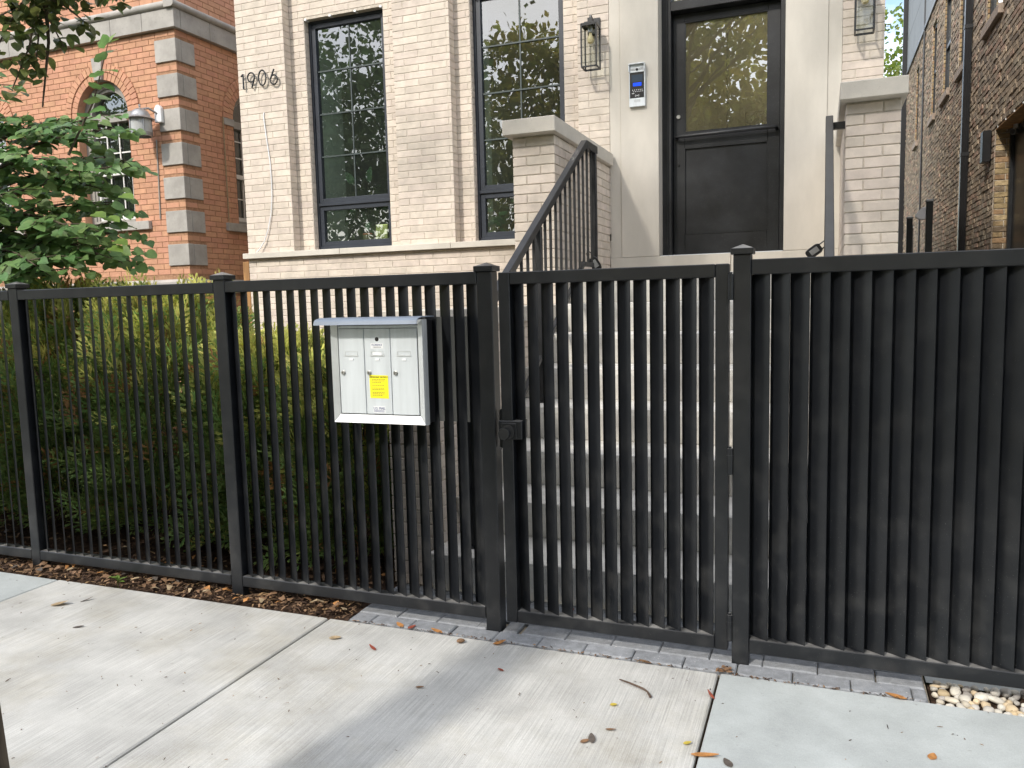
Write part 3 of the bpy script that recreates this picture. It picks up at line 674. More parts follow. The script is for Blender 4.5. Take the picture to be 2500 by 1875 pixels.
# ================================================================== stoop
stoop = thing('front_stoop', 'concrete front steps between cream brick cheek walls with stone coping', 'steps', (-.826, .4, 0))
RS = .1985
for i in range(1, 9):
    yn = .33 + .34 * (i - 1); zt = RS * i; ye = 4.054 if i == 8 else yn + .42
    mb = MB(); mb.prism([(yn, zt), (yn, zt - .035), (yn + .052, zt - RS - (.0 if i > 1 else .05)), (ye, zt - RS - (.0 if i > 1 else .05)), (ye, zt)], -1.781, .129, 'x')
    build('landing' if i == 8 else 'step', mb, M['step'], stoop, bevel=.004)
items = []
for sgn in (0, 1):
    T = (lambda x: x) if not sgn else (lambda x: -1.652 - x)
    def F(a, b_): return (min(T(a), T(b_)), max(T(a), T(b_)))
    lo = F(-2.02, -1.782); up = F(-2.10, -1.782) if not sgn else (.130, .441)
    pat = [[.105], [.212]] if not sgn else [[.212], [.105]]
    addf('y', .41, brick_field(lo[0], lo[1], 0, 1.288, Z0, C, .3, pattern=[[.12], []] if not sgn else [[], [.12]]))
    addf('y', 2.47, brick_field(up[0], up[1], 1.2, 2.592, Z0, C, .3, pattern=pat))
    inn, outl, outu = T(-1.782), T(-2.02), (T(-2.10) if not sgn else .441)
    pi_, po = ('x+', 'x-') if not sgn else ('x-', 'x+')
    addf(pi_, inn, brick_field(.44, 2.47, .0, 1.288, Z0, C, .305, u_start=.41 - .2)); addf(po, outl, brick_field(.44, 2.47, .0, 1.288, Z0, C, .305, u_start=.41 - .2))
    addf(pi_, inn, brick_field(2.50, 4.055, .4, 2.592, Z0, C, .305, u_start=2.47 - .2)); addf(po, outu, brick_field(2.50, 4.06, .0, 2.592, Z0, C, .305, u_start=2.47 - .2))
    mb = MB(); k = .006
    mb.box(lo[0] + k, lo[1] - k, .41 + k, 2.49, -.1, 1.289); mb.box(up[0] + k, up[1] - k, 2.47 + k, 4.06, -.1, 2.593)
    build('wall_core', mb, M['creammortar'], stoop)
    cl = F(-2.06, -1.742); cu_ = F(-2.14, -1.745) if not sgn else (.093, .470)
    mb = MB(); mb.box(cl[0], cl[1], .37, 1.42, 1.29, 1.387); build('coping', mb, M['cope'], stoop, bevel=.004)
    mb = MB(); mb.box(cl[0], cl[1], 1.424, 2.468, 1.29, 1.387); build('coping', mb, M['cope'], stoop, bevel=.004)
    mb = MB(); mb.box(cu_[0], cu_[1], 2.37, 4.052, 2.594, 2.70); build('coping', mb, M['cope'], stoop, bevel=.004)
emit_bricks(stoop, items, M['cream'], M['cream_mass'], ok=lambda c, q: (c.z > 1.6) or (c.x < -1.77 and c.y < 1.4))

# handrails
def rail(name, label, x, sgn):
    t = thing(name, label, 'handrail', (x, .5, 0), 'handrails of the front steps')
    h = .02
    # sloping top rail (60 x 40 tube), level return at the top, then into the wall
    def slope_bar(y0, z0, y1, z1, w_, hh): 
        m_ = MB(); m_.prism([(y0, z0 - hh), (y1, z1 - hh), (y1, z1), (y0, z0)], x - w_, x + w_, 'x'); return m_
    m_ = slope_bar(.46, 1.245, 2.60, 2.555, .0225, .055); build('top_rail', m_, M['rail'], t, bevel=.003)
    m_ = MB(); m_.box(x - .0225, x + .0225, 2.602, 2.89, 2.500, 2.555); build('rail_return', m_, M['rail'], t, bevel=.003)
    if sgn > 0:
        m_ = MB(); m_.box(x + .024, x + .112, 2.62, 2.66, 2.470, 2.515); build('wall_bracket', m_, M['rail'], t, bevel=.003)
    sl = 1.31 / 2.14
    m_ = slope_bar(.52, .46, 2.53, .46 + 2.01 * sl, .015, .032); m2 = MB(); build('bottom_rail', m_, M['rail'], t, bevel=.002)
    m_ = MB(); m_.box(x - .015, x + .015, 2.533, 2.83, .46 + 2.01 * sl - .034, .46 + 2.01 * sl - .001); build('bottom_rail', m_, M['rail'], t, bevel=.002)
    for y, zb in ((.50, .1985), (1.56, .794), (2.85, 1.588)):
        zt = min(1.245 + (y - .46) * sl - .056, 2.499)
        m_ = MB(); m_.box(x - .02, x + .02, y - .02, y + .02, zb + .006, zt); build('post', m_, M['rail'], t, bevel=.002)
        m_ = MB(); m_.box(x - .05, x + .05, y - .05, y + .05, zb + .0005, zb + .0055); build('base_plate', m_, M['rail'], t)
    y = .60
    while y < 2.82:
        if abs(y - 1.56) > .05:
            zt = min(1.245 + (y - .46) * sl - .056, 2.499); zb = min(.46 + (y - .52) * sl, .46 + 2.01 * sl - .002)
            m_ = MB(); m_.box(x - .0075, x + .0075, y - .0075, y + .0075, zb, zt); build('baluster', m_, M['rail'], t)
        y += .1085
    return t
rail('stair_handrail', 'black metal handrail with thin balusters beside the tall brick pier near the windows', -1.60, -1)
rail('stair_handrail', 'slate grey handrail post seen end on before the pale stone beside the front door', .035, 1)

# ================================================================== fence
def post(parent, x0, x1, zt, y0=0.0):
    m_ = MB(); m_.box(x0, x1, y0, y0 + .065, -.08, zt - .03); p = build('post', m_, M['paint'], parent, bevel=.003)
    c = (x0 + x1) / 2; cy = y0 + .0325; h = (x1 - x0) / 2 + .009
    m_ = MB(); m_.box(c - h, c + h, cy - h, cy + h, zt - .03, zt - .008)
    m_.add([(c - h + .003, cy - h + .003, zt - .0079), (c + h - .003, cy - h + .003, zt - .0079), (c + h - .003, cy + h - .003, zt - .0079), (c - h + .003, cy + h - .003, zt - .0079), (c, cy, zt + .008)],
           [(0, 1, 4), (1, 2, 4), (2, 3, 4), (3, 0, 4)])
    build('post_cap', m_, M['paint'], p, bevel=.0015)
    return p
def hbar(parent, name, x0, x1, z0, z1):
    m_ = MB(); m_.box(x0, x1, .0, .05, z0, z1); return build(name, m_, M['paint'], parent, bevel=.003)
BLADES = {}
def blade(parent, x, z0, z1, ang=0.0, a=.069, b=.0445):
    key = (round(z0, 3), round(z1, 3), a)
    if key not in BLADES:
        L_ = math.hypot(a, b); m_ = MB(); m_.box(-L_, 0, 0, .0032, key[0], key[1])
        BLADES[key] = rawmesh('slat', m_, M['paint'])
    inst('slat', BLADES[key], parent, (x, .004, 0), (R.uniform(-.0008, .0008), R.uniform(-.0008, .0008), -math.atan2(b, a) + ang))
fence = thing('louvre_fence', 'black metal fence of upright louvre slats along the hedge, with the mailbox hanging on it', 'fence', (-2.68, 0, 0))
for x0, x1, zt in ((-5.50, -5.435, 1.585), (-4.10, -4.035, 1.585), (-2.71, -2.643, 1.585), (-1.336, -1.268, 1.575)): post(fence, x0, x1, zt)
for x0, x1, xa, n_, dz in ((-7.0, -5.502, -6.93, 22, 0), (-5.433, -4.102, -5.37, 19, 0), (-4.033, -2.712, -3.974, 19, 0), (-2.641, -1.338, -2.583, 20, .002)):
    hbar(fence, 'top_rail', x0, x1, 1.492 + dz, 1.544 + dz); hbar(fence, 'bottom_rail', x0, x1, .050, .103)
    st = (x1 - .058 - xa) / (n_ - 1) if n_ == 22 else (.0671 if n_ == 19 else .0657)
    for k in range(n_): blade(fence, xa + st * k, .1035, 1.4915 + dz, R.uniform(-.06, .06))
gate = thing('garden_gate', 'black louvred garden gate with a round knob latch and three hinges before the steps', 'gate', (-.31, 0, 0))
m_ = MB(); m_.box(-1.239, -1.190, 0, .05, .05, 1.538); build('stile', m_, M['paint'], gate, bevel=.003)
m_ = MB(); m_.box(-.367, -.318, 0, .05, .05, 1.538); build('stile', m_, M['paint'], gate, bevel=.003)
hbar(gate, 'top_rail', -1.1895, -.3675, 1.488, 1.538); hbar(gate, 'bottom_rail', -1.1895, -.3675, .051, .103)
for k in range(13): blade(gate, -1.134 + .0633 * k, .1035, 1.4875, R.uniform(-.02, .02), .060, .042)
for z0, z1 in ((1.403, 1.498), (.748, .847), (.094, .197)):
    m_ = MB(); m_.tube([(-.3105, -.006, z0), (-.3105, -.006, z1)], .0105, 10); m_.tube([(-.3105, -.006, z1), (-.3105, -.006, z1 + .008)], .006, 8)
    m_.tube([(-.3105, -.006, (z0 + z1) / 2 + .02), (-.3105, -.006, (z0 + z1) / 2 + .024)], .0118, 10)
    build('hinge', m_, M['paint'], gate, smooth=True)
m_ = MB(); m_.box(-1.250, -1.146, -.010, .062, .846, .924); lt = build('latch_box', m_, M['paint'], gate, bevel=.003)
m_ = MB(); m_.box(-1.234, -1.168, -.016, -.0105, .850, .916); build('latch_plate', m_, M['paint'], lt, bevel=.002)
m_ = MB(); m_.lathe([(.030, 0), (.030, -.006), (.016, -.008), (.014, -.026), (.025, -.034), (.0265, -.046), (.024, -.052), (0, -.053)], (-1.205, -.016, .878), 24, 'y'); build('knob', m_, M['rail'], lt, smooth=True)
m_ = MB(); m_.prism([(-1.261, .805), (-1.246, .800), (-1.239, .81), (-1.241, .958), (-1.250, .97), (-1.261, .962)], .030, .036, 'y'); build('strike_plate', m_, M['paint'], gate)
rfence = thing('louvre_fence', 'black louvred fence panel of overlapping broad slats running over the pale pebbles', 'fence', (.7, 0, 0))
post(rfence, -.303, -.239, 1.60); post(rfence, 1.745, 1.81, 1.60)
hbar(rfence, 'top_rail', -.2385, 1.7445, 1.494, 1.550); hbar(rfence, 'bottom_rail', -.2385, 1.7445, .050, .105)
for k in range(28): blade(rfence, -.173 + .0676 * k, .1055, 1.4935, R.uniform(-.012, .012), .0664, .0425)

# ================================================================== mailbox
mx0, mx1, mf, mk_ = -1.990, -1.537, -.110, -.006
box = thing('wall_mailbox', 'silver three door apartment mailbox with a yellow notice hung on the black fence', 'mailbox', (-1.76, -.06, .9))
m_ = MB(); m_.box(mx0 + .006, mx1 - .006, mf + .026, mk_, .912, 1.352); build('cabinet', m_, M['black'], box, bevel=.003)
m_ = MB()
i0, i1, iz0, iz1, fz0, fz1 = mx0 + .030, mx1 - .030, .945, 1.334, .9075, 1.354
fl, bk = mf, mf + .018
def ring(m_, o, i):
    m_.add([o[0], o[1], o[2], o[3], i[0], i[1], i[2], i[3]], [(0, 1, 5, 4), (1, 2, 6, 5), (2, 3, 7, 6), (3, 0, 4, 7)])
m_.open = True
O = [(mx0, bk - .004, fz0), (mx1, bk - .004, fz0), (mx1, bk - .004, fz1), (mx0, bk - .004, fz1)]
A_ = [(mx0 + .003, fl, fz0 + .003), (mx1 - .003, fl, fz0 + .003), (mx1 - .003, fl, fz1), (mx0 + .003, fl, fz1)]
B_ = [(i0, fl + .012, iz0), (i1, fl + .012, iz0), (i1, fl + .012, iz1), (i0, fl + .012, iz1)]
C_ = [(p[0], bk + .01, p[2]) for p in B_]
ring(m_, O, A_); ring(m_, A_, B_); ring(m_, B_, C_); ring(m_, [(p[0], bk + .02, p[2]) for p in O], O)
build('face_frame', m_, M['alubright'], box)
m_ = MB(); m_.box(i0 + .002, i1 - .002, fl + .014, fl + .022, 1.3195, 1.331); build('top_strip', m_, M['alu'], box, bevel=.001)
dw = (i1 - i0 - .006) / 3
for k in range(3):
    a = i0 + .003 + dw * k; b_ = a + dw - .003
    m_ = MB(); m_.box(a, b_, fl + .013, fl + .022, .949, 1.3175); d_ = build('mailbox_door', m_, M['alu'], box, bevel=.0015)
    yy = fl + .013
    m_ = MB(); cx = (a + b_) / 2; m_.box(cx - .034, cx + .034, yy - .0022, yy, 1.199, 1.203); m_.box(cx - .030, cx + .030, yy - .0012, yy, 1.219, 1.2205); m_.box(cx - .031, cx - .029, yy - .0012, yy, 1.203, 1.219); m_.box(cx + .029, cx + .031, yy - .0012, yy, 1.203, 1.219)
    build('name_holder', m_, M['alubright'], d_)
    m_ = MB(); m_.box(cx - .0095, cx + .0095, yy - .003, yy, 1.181, 1.190); build('finger_tab', m_, M['white'], d_)
    m_ = MB(); m_.lathe([(0, -.009), (.0075, -.009), (.0075, -.004), (.0105, -.003), (.0105, 0)], (a + .020, yy, 1.128), 16, 'y'); build('lock', m_, M['steel'], d_, smooth=True)
    m_ = MB(); m_.box(a + .019, a + .021, yy - .0096, yy - .009, 1.124, 1.132); build('keyhole', m_, M['black'], d_)
    if k == 1:
        m_ = MB(); m_.box(cx - .022, cx + .022, yy - .0018, yy, 1.204, 1.217); build('name_card', m_, M['white'], d_)
        m_ = MB(); m_.lathe([(0, -.001), (.0085, -.0012), (.0095, 0)], (cx, yy, 1.272), 18, 'y'); build('peephole', m_, M['black'], d_)
        m_ = MB(); m_.box(cx - .031, cx + .031, yy - .0008, yy, 1.232, 1.255); pl_ = build('maker_plate', m_, M['white'], d_)
        text('plate_lettering', 'FLORENCE', .0105, (cx, yy - .0012, 1.2445), M['blueink'], d_)
        text('plate_lettering', 'CORPORATION', .0055, (cx, yy - .0012, 1.2365), M['pewter'], d_)
        m_ = MB(); m_.add([(cx - .0425, yy - .0011, 1.019), (cx + .0485, yy - .0011, 1.0175), (cx + .0475, yy - .0011, 1.117), (cx - .0435, yy - .0011, 1.1185)], [(0, 1, 2, 3)]); m_.open = True; build('notice_sticker', m_, M['yellowpaper'], d_)
        text('sticker_lettering', 'IMPORTANT NOTICE !', .0095, (cx + .002, yy - .0018, 1.1065), M['ink'], d_, sx=.92)
        m_ = MB(); rr = random.Random(3)
        for q in range(12):
            zz = 1.0985 - q * .0062
            if q in (3, 5, 8): continue
            xa_ = cx - .031; 
            while xa_ < cx + .028 - (.014 if q % 3 == 2 else 0):
                l_ = rr.uniform(.004, .010); m_.face([(xa_, yy - .0016, zz), (xa_ + l_, yy - .0016, zz), (xa_ + l_, yy - .0016, zz + .0020), (xa_, yy - .0016, zz + .0020)]); xa_ += l_ + .0018
        m_.open = True; build('sticker_print', m_, M['ink'], d_)
        m_ = MB(); m_.box(cx - .030, cx + .030, yy - .0008, yy, .954, .984); build('postal_label', m_, M['white'], d_)
        text('postal_lettering', 'U.S. MAIL', .0165, (cx, yy - .0013, .9690), M['blueink'], d_, sx=.86)
        m_ = MB()
        for zz in (.9635, .9585):
            xa_ = cx - .026
            while xa_ < cx + .022:
                l_ = rr.uniform(.003, .007); m_.face([(xa_, yy - .0013, zz), (xa_ + l_, yy - .0013, zz), (xa_ + l_, yy - .0013, zz + .0024), (xa_, yy - .0013, zz + .0024)]); xa_ += l_ + .0012
        m_.open = True; build('postal_print', m_, M['blueink'], d_)
m_ = MB(); m_.prism([(mk_, 1.366), (-.118, 1.366), (-.150, 1.360), (-.160, 1.352), (-.166, 1.336), (-.1635, 1.336), (-.157, 1.351), (-.149, 1.357), (-.118, 1.3625), (mk_, 1.3625)], mx0 - .045, mx1 + .002, 'x'); build('rain_hood', m_, M['hood'], box)
m_ = MB()
for k in range(6): m_.lathe([(.006, 0), (.005, .003), (0, .004)], (mx0 + .02 + k * .083, -.03, 1.3662), 10)
build('hood_rivets', m_, M['black'], box)
m_ = MB(); m_.box(-1.985, -1.405, .046, .056, .905, 1.36); build('mounting_board', m_, M['taupe'], box)

# ================================================================== things on the cream house
def lantern(name, label, cx, group):
    t = thing(name, label, 'lantern', (cx, 4.07, 3.42), group)
    y0, y1, z0, z1, h = 3.865, 4.005, 3.425, 3.785, .0725
    m_ = MB(); b_ = .012
    for sx in (-1, 1):
        for (ya, yb) in ((y0, y0 + b_), (y1 - b_, y1)):
            xa = cx + sx * h; m_.box(min(xa, xa - sx * b_), max(xa, xa - sx * b_), ya, yb, z0, z1)
    for z in (z0, z1 - b_):
        m_.box(cx - h + b_, cx + h - b_, y0, y0 + b_, z, z + b_); m_.box(cx - h + b_, cx + h - b_, y1 - b_, y1, z, z + b_)
        m_.box(cx - h, cx - h + b_, y0 + b_, y1 - b_, z, z + b_); m_.box(cx + h - b_, cx + h, y0 + b_, y1 - b_, z, z + b_)
    build('cage', m_, M['rail'], t, bevel=.0015)
    m_ = MB(); m_.box(cx - h + .002, cx + h - .002, y0 + .002, y1 - .002, z1 + .0005, z1 + .012); m_.box(cx - .045, cx + .045, y0 + .025, y1 - .025, z1 + .0125, z1 + .026); build('roof_plate', m_, M['rail'], t, bevel=.002)
    m_ = MB(); m_.box(cx - .055, cx + .055, 4.05, 4.069, 3.74, 3.885); build('back_plate', m_, M['rail'], t, bevel=.002)
    m_ = MB(); m_.tube([(cx, 4.05, 3.80), (cx, 4.0, 3.862), (cx, 3.945, 3.872), (cx, 3.935, 3.81)], .011, 8); m_.box(cx - .02, cx + .02, 3.915, 3.955, z1 + .027, 3.85); build('arm', m_, M['rail'], t)
    for (a, b2, c, d_) in ((cx - h + b_, cx + h - b_, y0 + .006, None), (cx - h + b_, cx + h - b_, y1 - .006, None)):
        p = MB(); p.open = True; p.face([(a, c, z0 + b_), (b2, c, z0 + b_), (b2, c, z1 - b_), (a, c, z1 - b_)]); build('glass_pane', p, M['clearglass'], t)
    for xx in (cx - h + .006, cx + h - .006):
        p = MB(); p.open = True; p.face([(xx, y0 + b_, z0 + b_), (xx, y1 - b_, z0 + b_), (xx, y1 - b_, z1 - b_), (xx, y0 + b_, z1 - b_)]); build('glass_pane', p, M['clearglass'], t)
    m_ = MB(); m_.lathe([(.022, 0), (.022, -.055), (.016, -.06)], (cx, 3.935, z1 - .0005), 14); build('socket', m_, M['pewter'], t, smooth=True)
    m_ = MB(); m_.lathe([(.013, 0), (.014, -.015), (.026, -.04), (.030, -.06), (.024, -.082), (0, -.092)], (cx, 3.935, z1 - .06), 16); build('bulb', m_, M['bulb'], t, smooth=True)
    return t
lantern('wall_lantern', 'glass box lantern on the brick strip beside the intercom and tall window', -1.906, 'wall lanterns flanking the entrance')
lantern('wall_lantern', 'glass box lantern high above the stone capped pier by the gangway', .285, 'wall lanterns flanking the entrance')

ic = thing('door_intercom', 'silver and black video intercom with a small blue screen on pale stone', 'intercom', (-1.521, 4.068, 3.085))
x0, x1, z0, z1, yb = -1.592, -1.452, 3.085, 3.447, 4.0675
m_ = MB(); m_.box(x0, x1, 4.037, yb, z0, 3.157); m_.box(x0, x1, 4.037, yb, 3.374, z1 - .01); m_.box(x0, x0 + .007, 4.034, yb, 3.157, 3.374); m_.box(x1 - .007, x1, 4.034, yb, 3.157, 3.374)
m_.box(x0, x1, 4.012, yb, z1 - .009, z1); m_.box(x0 - .0005, x0 + .006, 4.014, 4.0369, 3.38, z1 - .0095); m_.box(x1 - .006, x1 + .0005, 4.014, 4.0369, 3.38, z1 - .0095)
build('housing', m_, M['alu'], ic, bevel=.0015)
m_ = MB(); m_.box(x0 + .0075, x1 - .0075, 4.036, yb, 3.1575, 3.3735); fp = build('face_plate', m_, M['black'], ic, bevel=.001)
m_ = MB(); m_.lathe([(0, -.010), (.009, -.009), (.012, 0)], (-1.522, 4.037, 3.398), 16, 'y'); build('camera_lens', m_, M['black'], ic, smooth=True)
m_ = MB()
for k in range(7):
    for s_ in (-1, 1):
        for r_ in range(3): m_.box(-1.522 + s_ * (.016 + k * .0068) - .0022, -1.522 + s_ * (.016 + k * .0068) + .0022, 4.0362, 4.037, 3.390 + r_ * .007, 3.394 + r_ * .007)
build('speaker_slots', m_, M['greyleaf'], ic)
m_ = MB(); m_.box(-1.568, -1.472, 4.0345, 4.036, 3.291, 3.352); build('video_screen', m_, M['screen'], ic)
m_ = MB(); m_.box(-1.557, -1.483, 4.0345, 4.036, 3.257, 3.285); build('button_screen', m_, M['blue'], ic)
m_ = MB()
for r_, n_ in ((3.222, 6), (3.208, 6)):
    for k in range(n_): m_.box(-1.563 + k * .0165 + (.006 if r_ < 3.21 else 0), -1.557 + k * .0165 + (.006 if r_ < 3.21 else 0), 4.0348, 4.036, r_, r_ + .006)
m_.box(-1.567, -1.546, 4.0348, 4.036, 3.194, 3.1985); build('key_legends', m_, M['white'], ic)
m_ = MB()
for s_ in (-1, 1):
    for rr_ in (.010, .017):
        pts = [(-1.521 + s_ * rr_ * math.cos(a), 4.0352, 3.176 + rr_ * .8 * math.sin(a)) for a in (-.7, -.35, 0, .35, .7)]; m_.tube(pts, .0014, 5)
m_.lathe([(0, -.0012), (.004, -.001), (.004, 0)], (-1.521, 4.036, 3.176), 10, 'y')
build('card_symbol', m_, M['white'], ic)
m_ = MB()
for r_ in range(4):
    for k in range(8): m_.box(-1.548 + k * .007, -1.544 + k * .007, 4.0362, 4.037, 3.122 + r_ * .006, 3.125 + r_ * .006)
build('grille_slots', m_, M['pewter'], ic)

# house number, four stand-off numerals
def numeral(ch, strokes, cx, z0, label):
    m_ = MB(); y = 4.040
    for pts in strokes:
        P = [(cx + a, y, z0 + b_) for a, b_ in pts]
        # flat band section, about 12 mm wide and 5 mm deep
        m_.tube(P, .0085, 6)
    for a, b_ in (strokes[-1][0], strokes[-1][len(strokes[-1]) // 2]):
        m_.tube([(cx + a, y, z0 + b_), (cx + a, 4.0698, z0 + b_)], .0028, 6)
    o = build('house_numeral', m_, M['rail'], org=(cx, 4.07, z0)); tag(o, label, 'house number', 'numerals of the house number 1906')
def ell(cx, cz, rx, rz, a0, a1, n_=22): return [(cx + rx * math.cos(a0 + (a1 - a0) * i / n_), cz + rz * math.sin(a0 + (a1 - a0) * i / n_)) for i in range(n_ + 1)]
numeral('1', [[(-.024, .130), (0, .152)], [(0, .152), (0, 0)]], -5.722, 3.716, 'black metal numeral one at the start of the house number')
numeral('9', [ell(0, .107, .044, .047, 0, 2 * math.pi), [(.042, .095), (.004, 0)]], -5.62, 3.718, 'black metal numeral nine of the house number')
numeral('0', [ell(0, .077, .046, .077, 0, 2 * math.pi)], -5.478, 3.727, 'black metal numeral zero of the house number')
numeral('6', [[(.008, .153), (-.040, .062)], ell(0, .047, .044, .047, 0, 2 * math.pi)], -5.333, 3.722, 'black metal numeral six at the end of the house number')
m_ = MB(); m_.tube([(-5.50, 4.068, 3.46), (-5.503, 4.058, 3.42), (-5.482, 4.060, 3.2), (-5.454, 4.062, 2.95), (-5.447, 4.060, 2.75), (-5.449, 4.057, 2.6), (-5.47, 4.056, 2.42), (-5.515, 4.052, 2.25), (-5.57, 4.044, 2.12), (-5.64, 4.036, 2.03), (-5.67, 4.026, 2.006)], .006, 7)
tag(build('hanging_cable', m_, M['white'], smooth=True), 'loose white cable hanging down the cream brick below the house number', 'cable')

# lock boxes
def lockbox(loc, rot, label, s=1.0):
    t = thing('lock_box', label, 'lock box', loc, 'key lock boxes on the handrails')
    m_ = MB(); x, y, z = loc; m_.prism([(-.030, -.048), (-.034, -.02), (-.034, .030), (-.024, .050), (.024, .050), (.034, .030), (.034, -.02), (.030, -.048), (.018, -.058), (-.018, -.058)], -.02, .02, 'y')
    b_ = MB(); b_.add([Vector(v) + Vector(loc) for v in m_.v], m_.f); build('body', b_, M['black'], t, bevel=.004)
    b_ = MB(); b_.box(x - .018, x + .018, y - .0225, y - .0203, z - .03, z + .028); build('dial_plate', b_, M['pewter'], t, bevel=.001)
    b_ = MB(); b_.tube([(x - .017, y, z + .048), (x - .017, y, z + .085), (x - .010, y, z + .098), (x + .010, y, z + .098), (x + .017, y, z + .085), (x + .017, y, z + .048)], .0045, 8); build('shackle', b_, M['black'], t, smooth=True)
    t.rotation_euler = rot
lockbox((-1.585, 2.795, 1.685), (0.15, -.55, .2), 'black key lock box hanging from the top of the stair rail')
lockbox((-.045, 2.75, 1.705), (0, .95, 0), 'black key lock box tilted beside the slate grey handrail post', 1)

# things behind the window
def leafblade(mb, base, d, up, L_, W_, curl=.12, n_=5, tip=1.0):
    d = Vector(d).normalized(); up = Vector(up); side = d.cross(up).normalized(); nn = side.cross(d).normalized(); b0 = len(mb.v)
    for i in range(n_ + 1):
        t = i / n_; w_ = W_ * math.sin(math.pi * min(t * .93 + .03, 1) ** .8) ** .8 / 2 if 0 < t < 1 else .002
        c = Vector(base) + d * (L_ * t) - nn * (curl * L_ * t * t)
        for k, s_ in enumerate((-1, 0, 1)): mb.v.append(tuple(c + side * (w_ * s_) + nn * (.12 * w_ * abs(s_))))
    for i in range(n_):
        for k in (0, 1):
            a = b0 + i * 3 + k; mb.f.append((a, a + 1, a + 4, a + 3)); mb.mi.append(mb.cur)
rp = thing('rubber_plant', 'dark leaved rubber plant in an olive pot with a red rim inside the window', 'potted plant', (-4.50, 4.42, 2.04))
m_ = MB(); m_.lathe([(0, 0), (.052, 0), (.060, .06), (.062, .065), (.062, .07), (.066, .115), (.058, .12), (.054, .10), (0, .10)], (-4.50, 4.42, 2.045), 22); build('pot', m_, M['terracotta'], rp, smooth=True)
m_ = MB(); m_.lathe([(.0665, .113), (.069, .122), (.064, .128), (.057, .121)], (-4.50, 4.42, 2.045), 22); build('pot_rim', m_, M['terrim'], rp, smooth=True)
m_ = MB(); m_.tube([(-4.50, 4.42, 2.14), (-4.515, 4.43, 2.30), (-4.52, 4.45, 2.5), (-4.50, 4.45, 2.75)], .006, 7); m_.tube([(-4.5, 4.43, 2.14), (-4.66, 4.46, 2.38), (-4.68, 4.46, 2.75)], .006, 7); build('stem', m_, M['bark'], rp, smooth=True)
for (b_, d_, L_) in (((-4.52, 4.43, 2.32), (-.9, -.1, -.2), .15), ((-4.52, 4.43, 2.36), (.8, -.3, .1), .15), ((-4.52, 4.44, 2.42), (-.7, -.3, .5), .16), ((-4.68, 4.46, 2.44), (-.75, -.1, -.75), .22), ((-4.5, 4.44, 2.5), (.9, -.3, -.5), .17),
                     ((-4.5, 4.45, 2.62), (-.6, -.5, .2), .17), ((-4.5, 4.45, 2.6), (.9, -.2, .5), .19), ((-4.5, 4.45, 2.7), (.3, -.4, .9), .18), ((-4.68, 4.46, 2.7), (-.5, -.3, .8), .17), ((-4.5, 4.43, 2.25), (.6, -.4, -.5), .12), ((-4.3, 4.42, 2.40), (.3, -.2, .9), .18), ((-4.52, 4.43, 2.3), (.3, -.6, -.7), .13)):
    m_ = MB(); m_.open = True; leafblade(m_, b_, d_, (0, 0, 1) if abs(d_[2]) < .7 else (0, -1, .3), L_, L_ * .5, .18); build('leaf', m_, M['rubber'], rp, smooth=True)
sp = thing('variegated_plant', 'small cream and green variegated plant standing inside the window', 'potted plant', (-4.70, 4.40, 2.04))
m_ = MB(); m_.lathe([(0, 0), (.038, 0), (.045, .06), (.04, .062), (.037, .05), (0, .05)], (-4.70, 4.40, 2.045), 18); build('pot', m_, M['black'], sp, smooth=True)
for k in range(16):
    a = R.uniform(0, 6.28); m_ = MB(); m_.open = True; leafblade(m_, (-4.70 + R.uniform(-.03, .03), 4.40, 2.10 + R.uniform(0, .05)), (math.cos(a), math.sin(a) * .5 - .2, R.uniform(-.2, 1.1)), (0, 0, 1), R.uniform(.06, .10), .034, .35); build('leaf', m_, M['varieg'], sp, smooth=True)
m_ = MB(); m_.prism([(4.385, 2.045), (4.43, 2.045), (4.425, 2.13), (4.412, 2.25), (4.402, 2.262), (4.398, 2.25), (4.388, 2.13)], -4.405, -4.262, 'x')
bg_ = build('seed_bag', m_, M['bag'], bevel=.004, org=(-4.33, 4.4, 2.045)); tag(bg_, 'shiny pale gold paper bag standing in the window corner', 'bag')

# ================================================================== orange house
oh = thing('orange_brick_house', 'orange brick house with grey stone quoins and arched windows', 'house', (-7.0, 4.45, 0))
OY, OX, OC, OL, OT = 4.45, -6.985, .065, .196, 6.2
OZ = 4.63 - 72 * OC
arches = [(-8.18, .41), (-10.28, .41)]
ZS, ZSIL = 3.79, 2.49
hol = []
for uc, rin in arches:
    hol += [arch_hole(uc, .60, ZS, ZSIL - .1, rin), rect_hole(uc - .60, uc + .60, ZS - .09, ZS - .0), rect_hole(uc - .66, uc + .66, ZSIL - .105, ZSIL)]
qz = [4.53 - .39 * k for k in range(7)]
for z in qz: hol.append(rect_hole(-7.28, OX, z - .253, z))
hol.append(rect_hole(-20, OX + 1, 4.635, 4.93)); hol.append(rect_hole(-20, OX + 1, 1.60, 1.78))
items = []
addf('y', OY, brick_field(-12.4, OX, .0, OT, OZ, OC, OL, holes=hol, u_start=OX, jit=.0008, joint=.0075))
SYC = 5.775
holx = [arch_hole(SYC, .60, ZS, ZSIL - .1, .41), rect_hole(SYC - .60, SYC + .6, ZSIL - .105, ZSIL), rect_hole(OY - .1, OY + .6, 4.635, 4.93), rect_hole(OY - .1, OY + 9, 4.635, 4.93), rect_hole(OY - .1, OY + 9, 1.60, 1.78)]
for z in qz: holx.append(rect_hole(OY - .1, 4.745, z - .253, z))
addf('x+', OX, brick_field(OY + .032, 9.0, .0, OT, OZ, OC, OL, holes=holx, u_start=OY + .1, joint=.0075))
emit_bricks(oh, items, M['orange'], M['orange_mass'], ok=lambda c, q: c.z > 1.7 and not (c.x < -9.2) and q[0] < 600 and c.y < 5.4)
mb = MB(); mb.open = True; g = .005
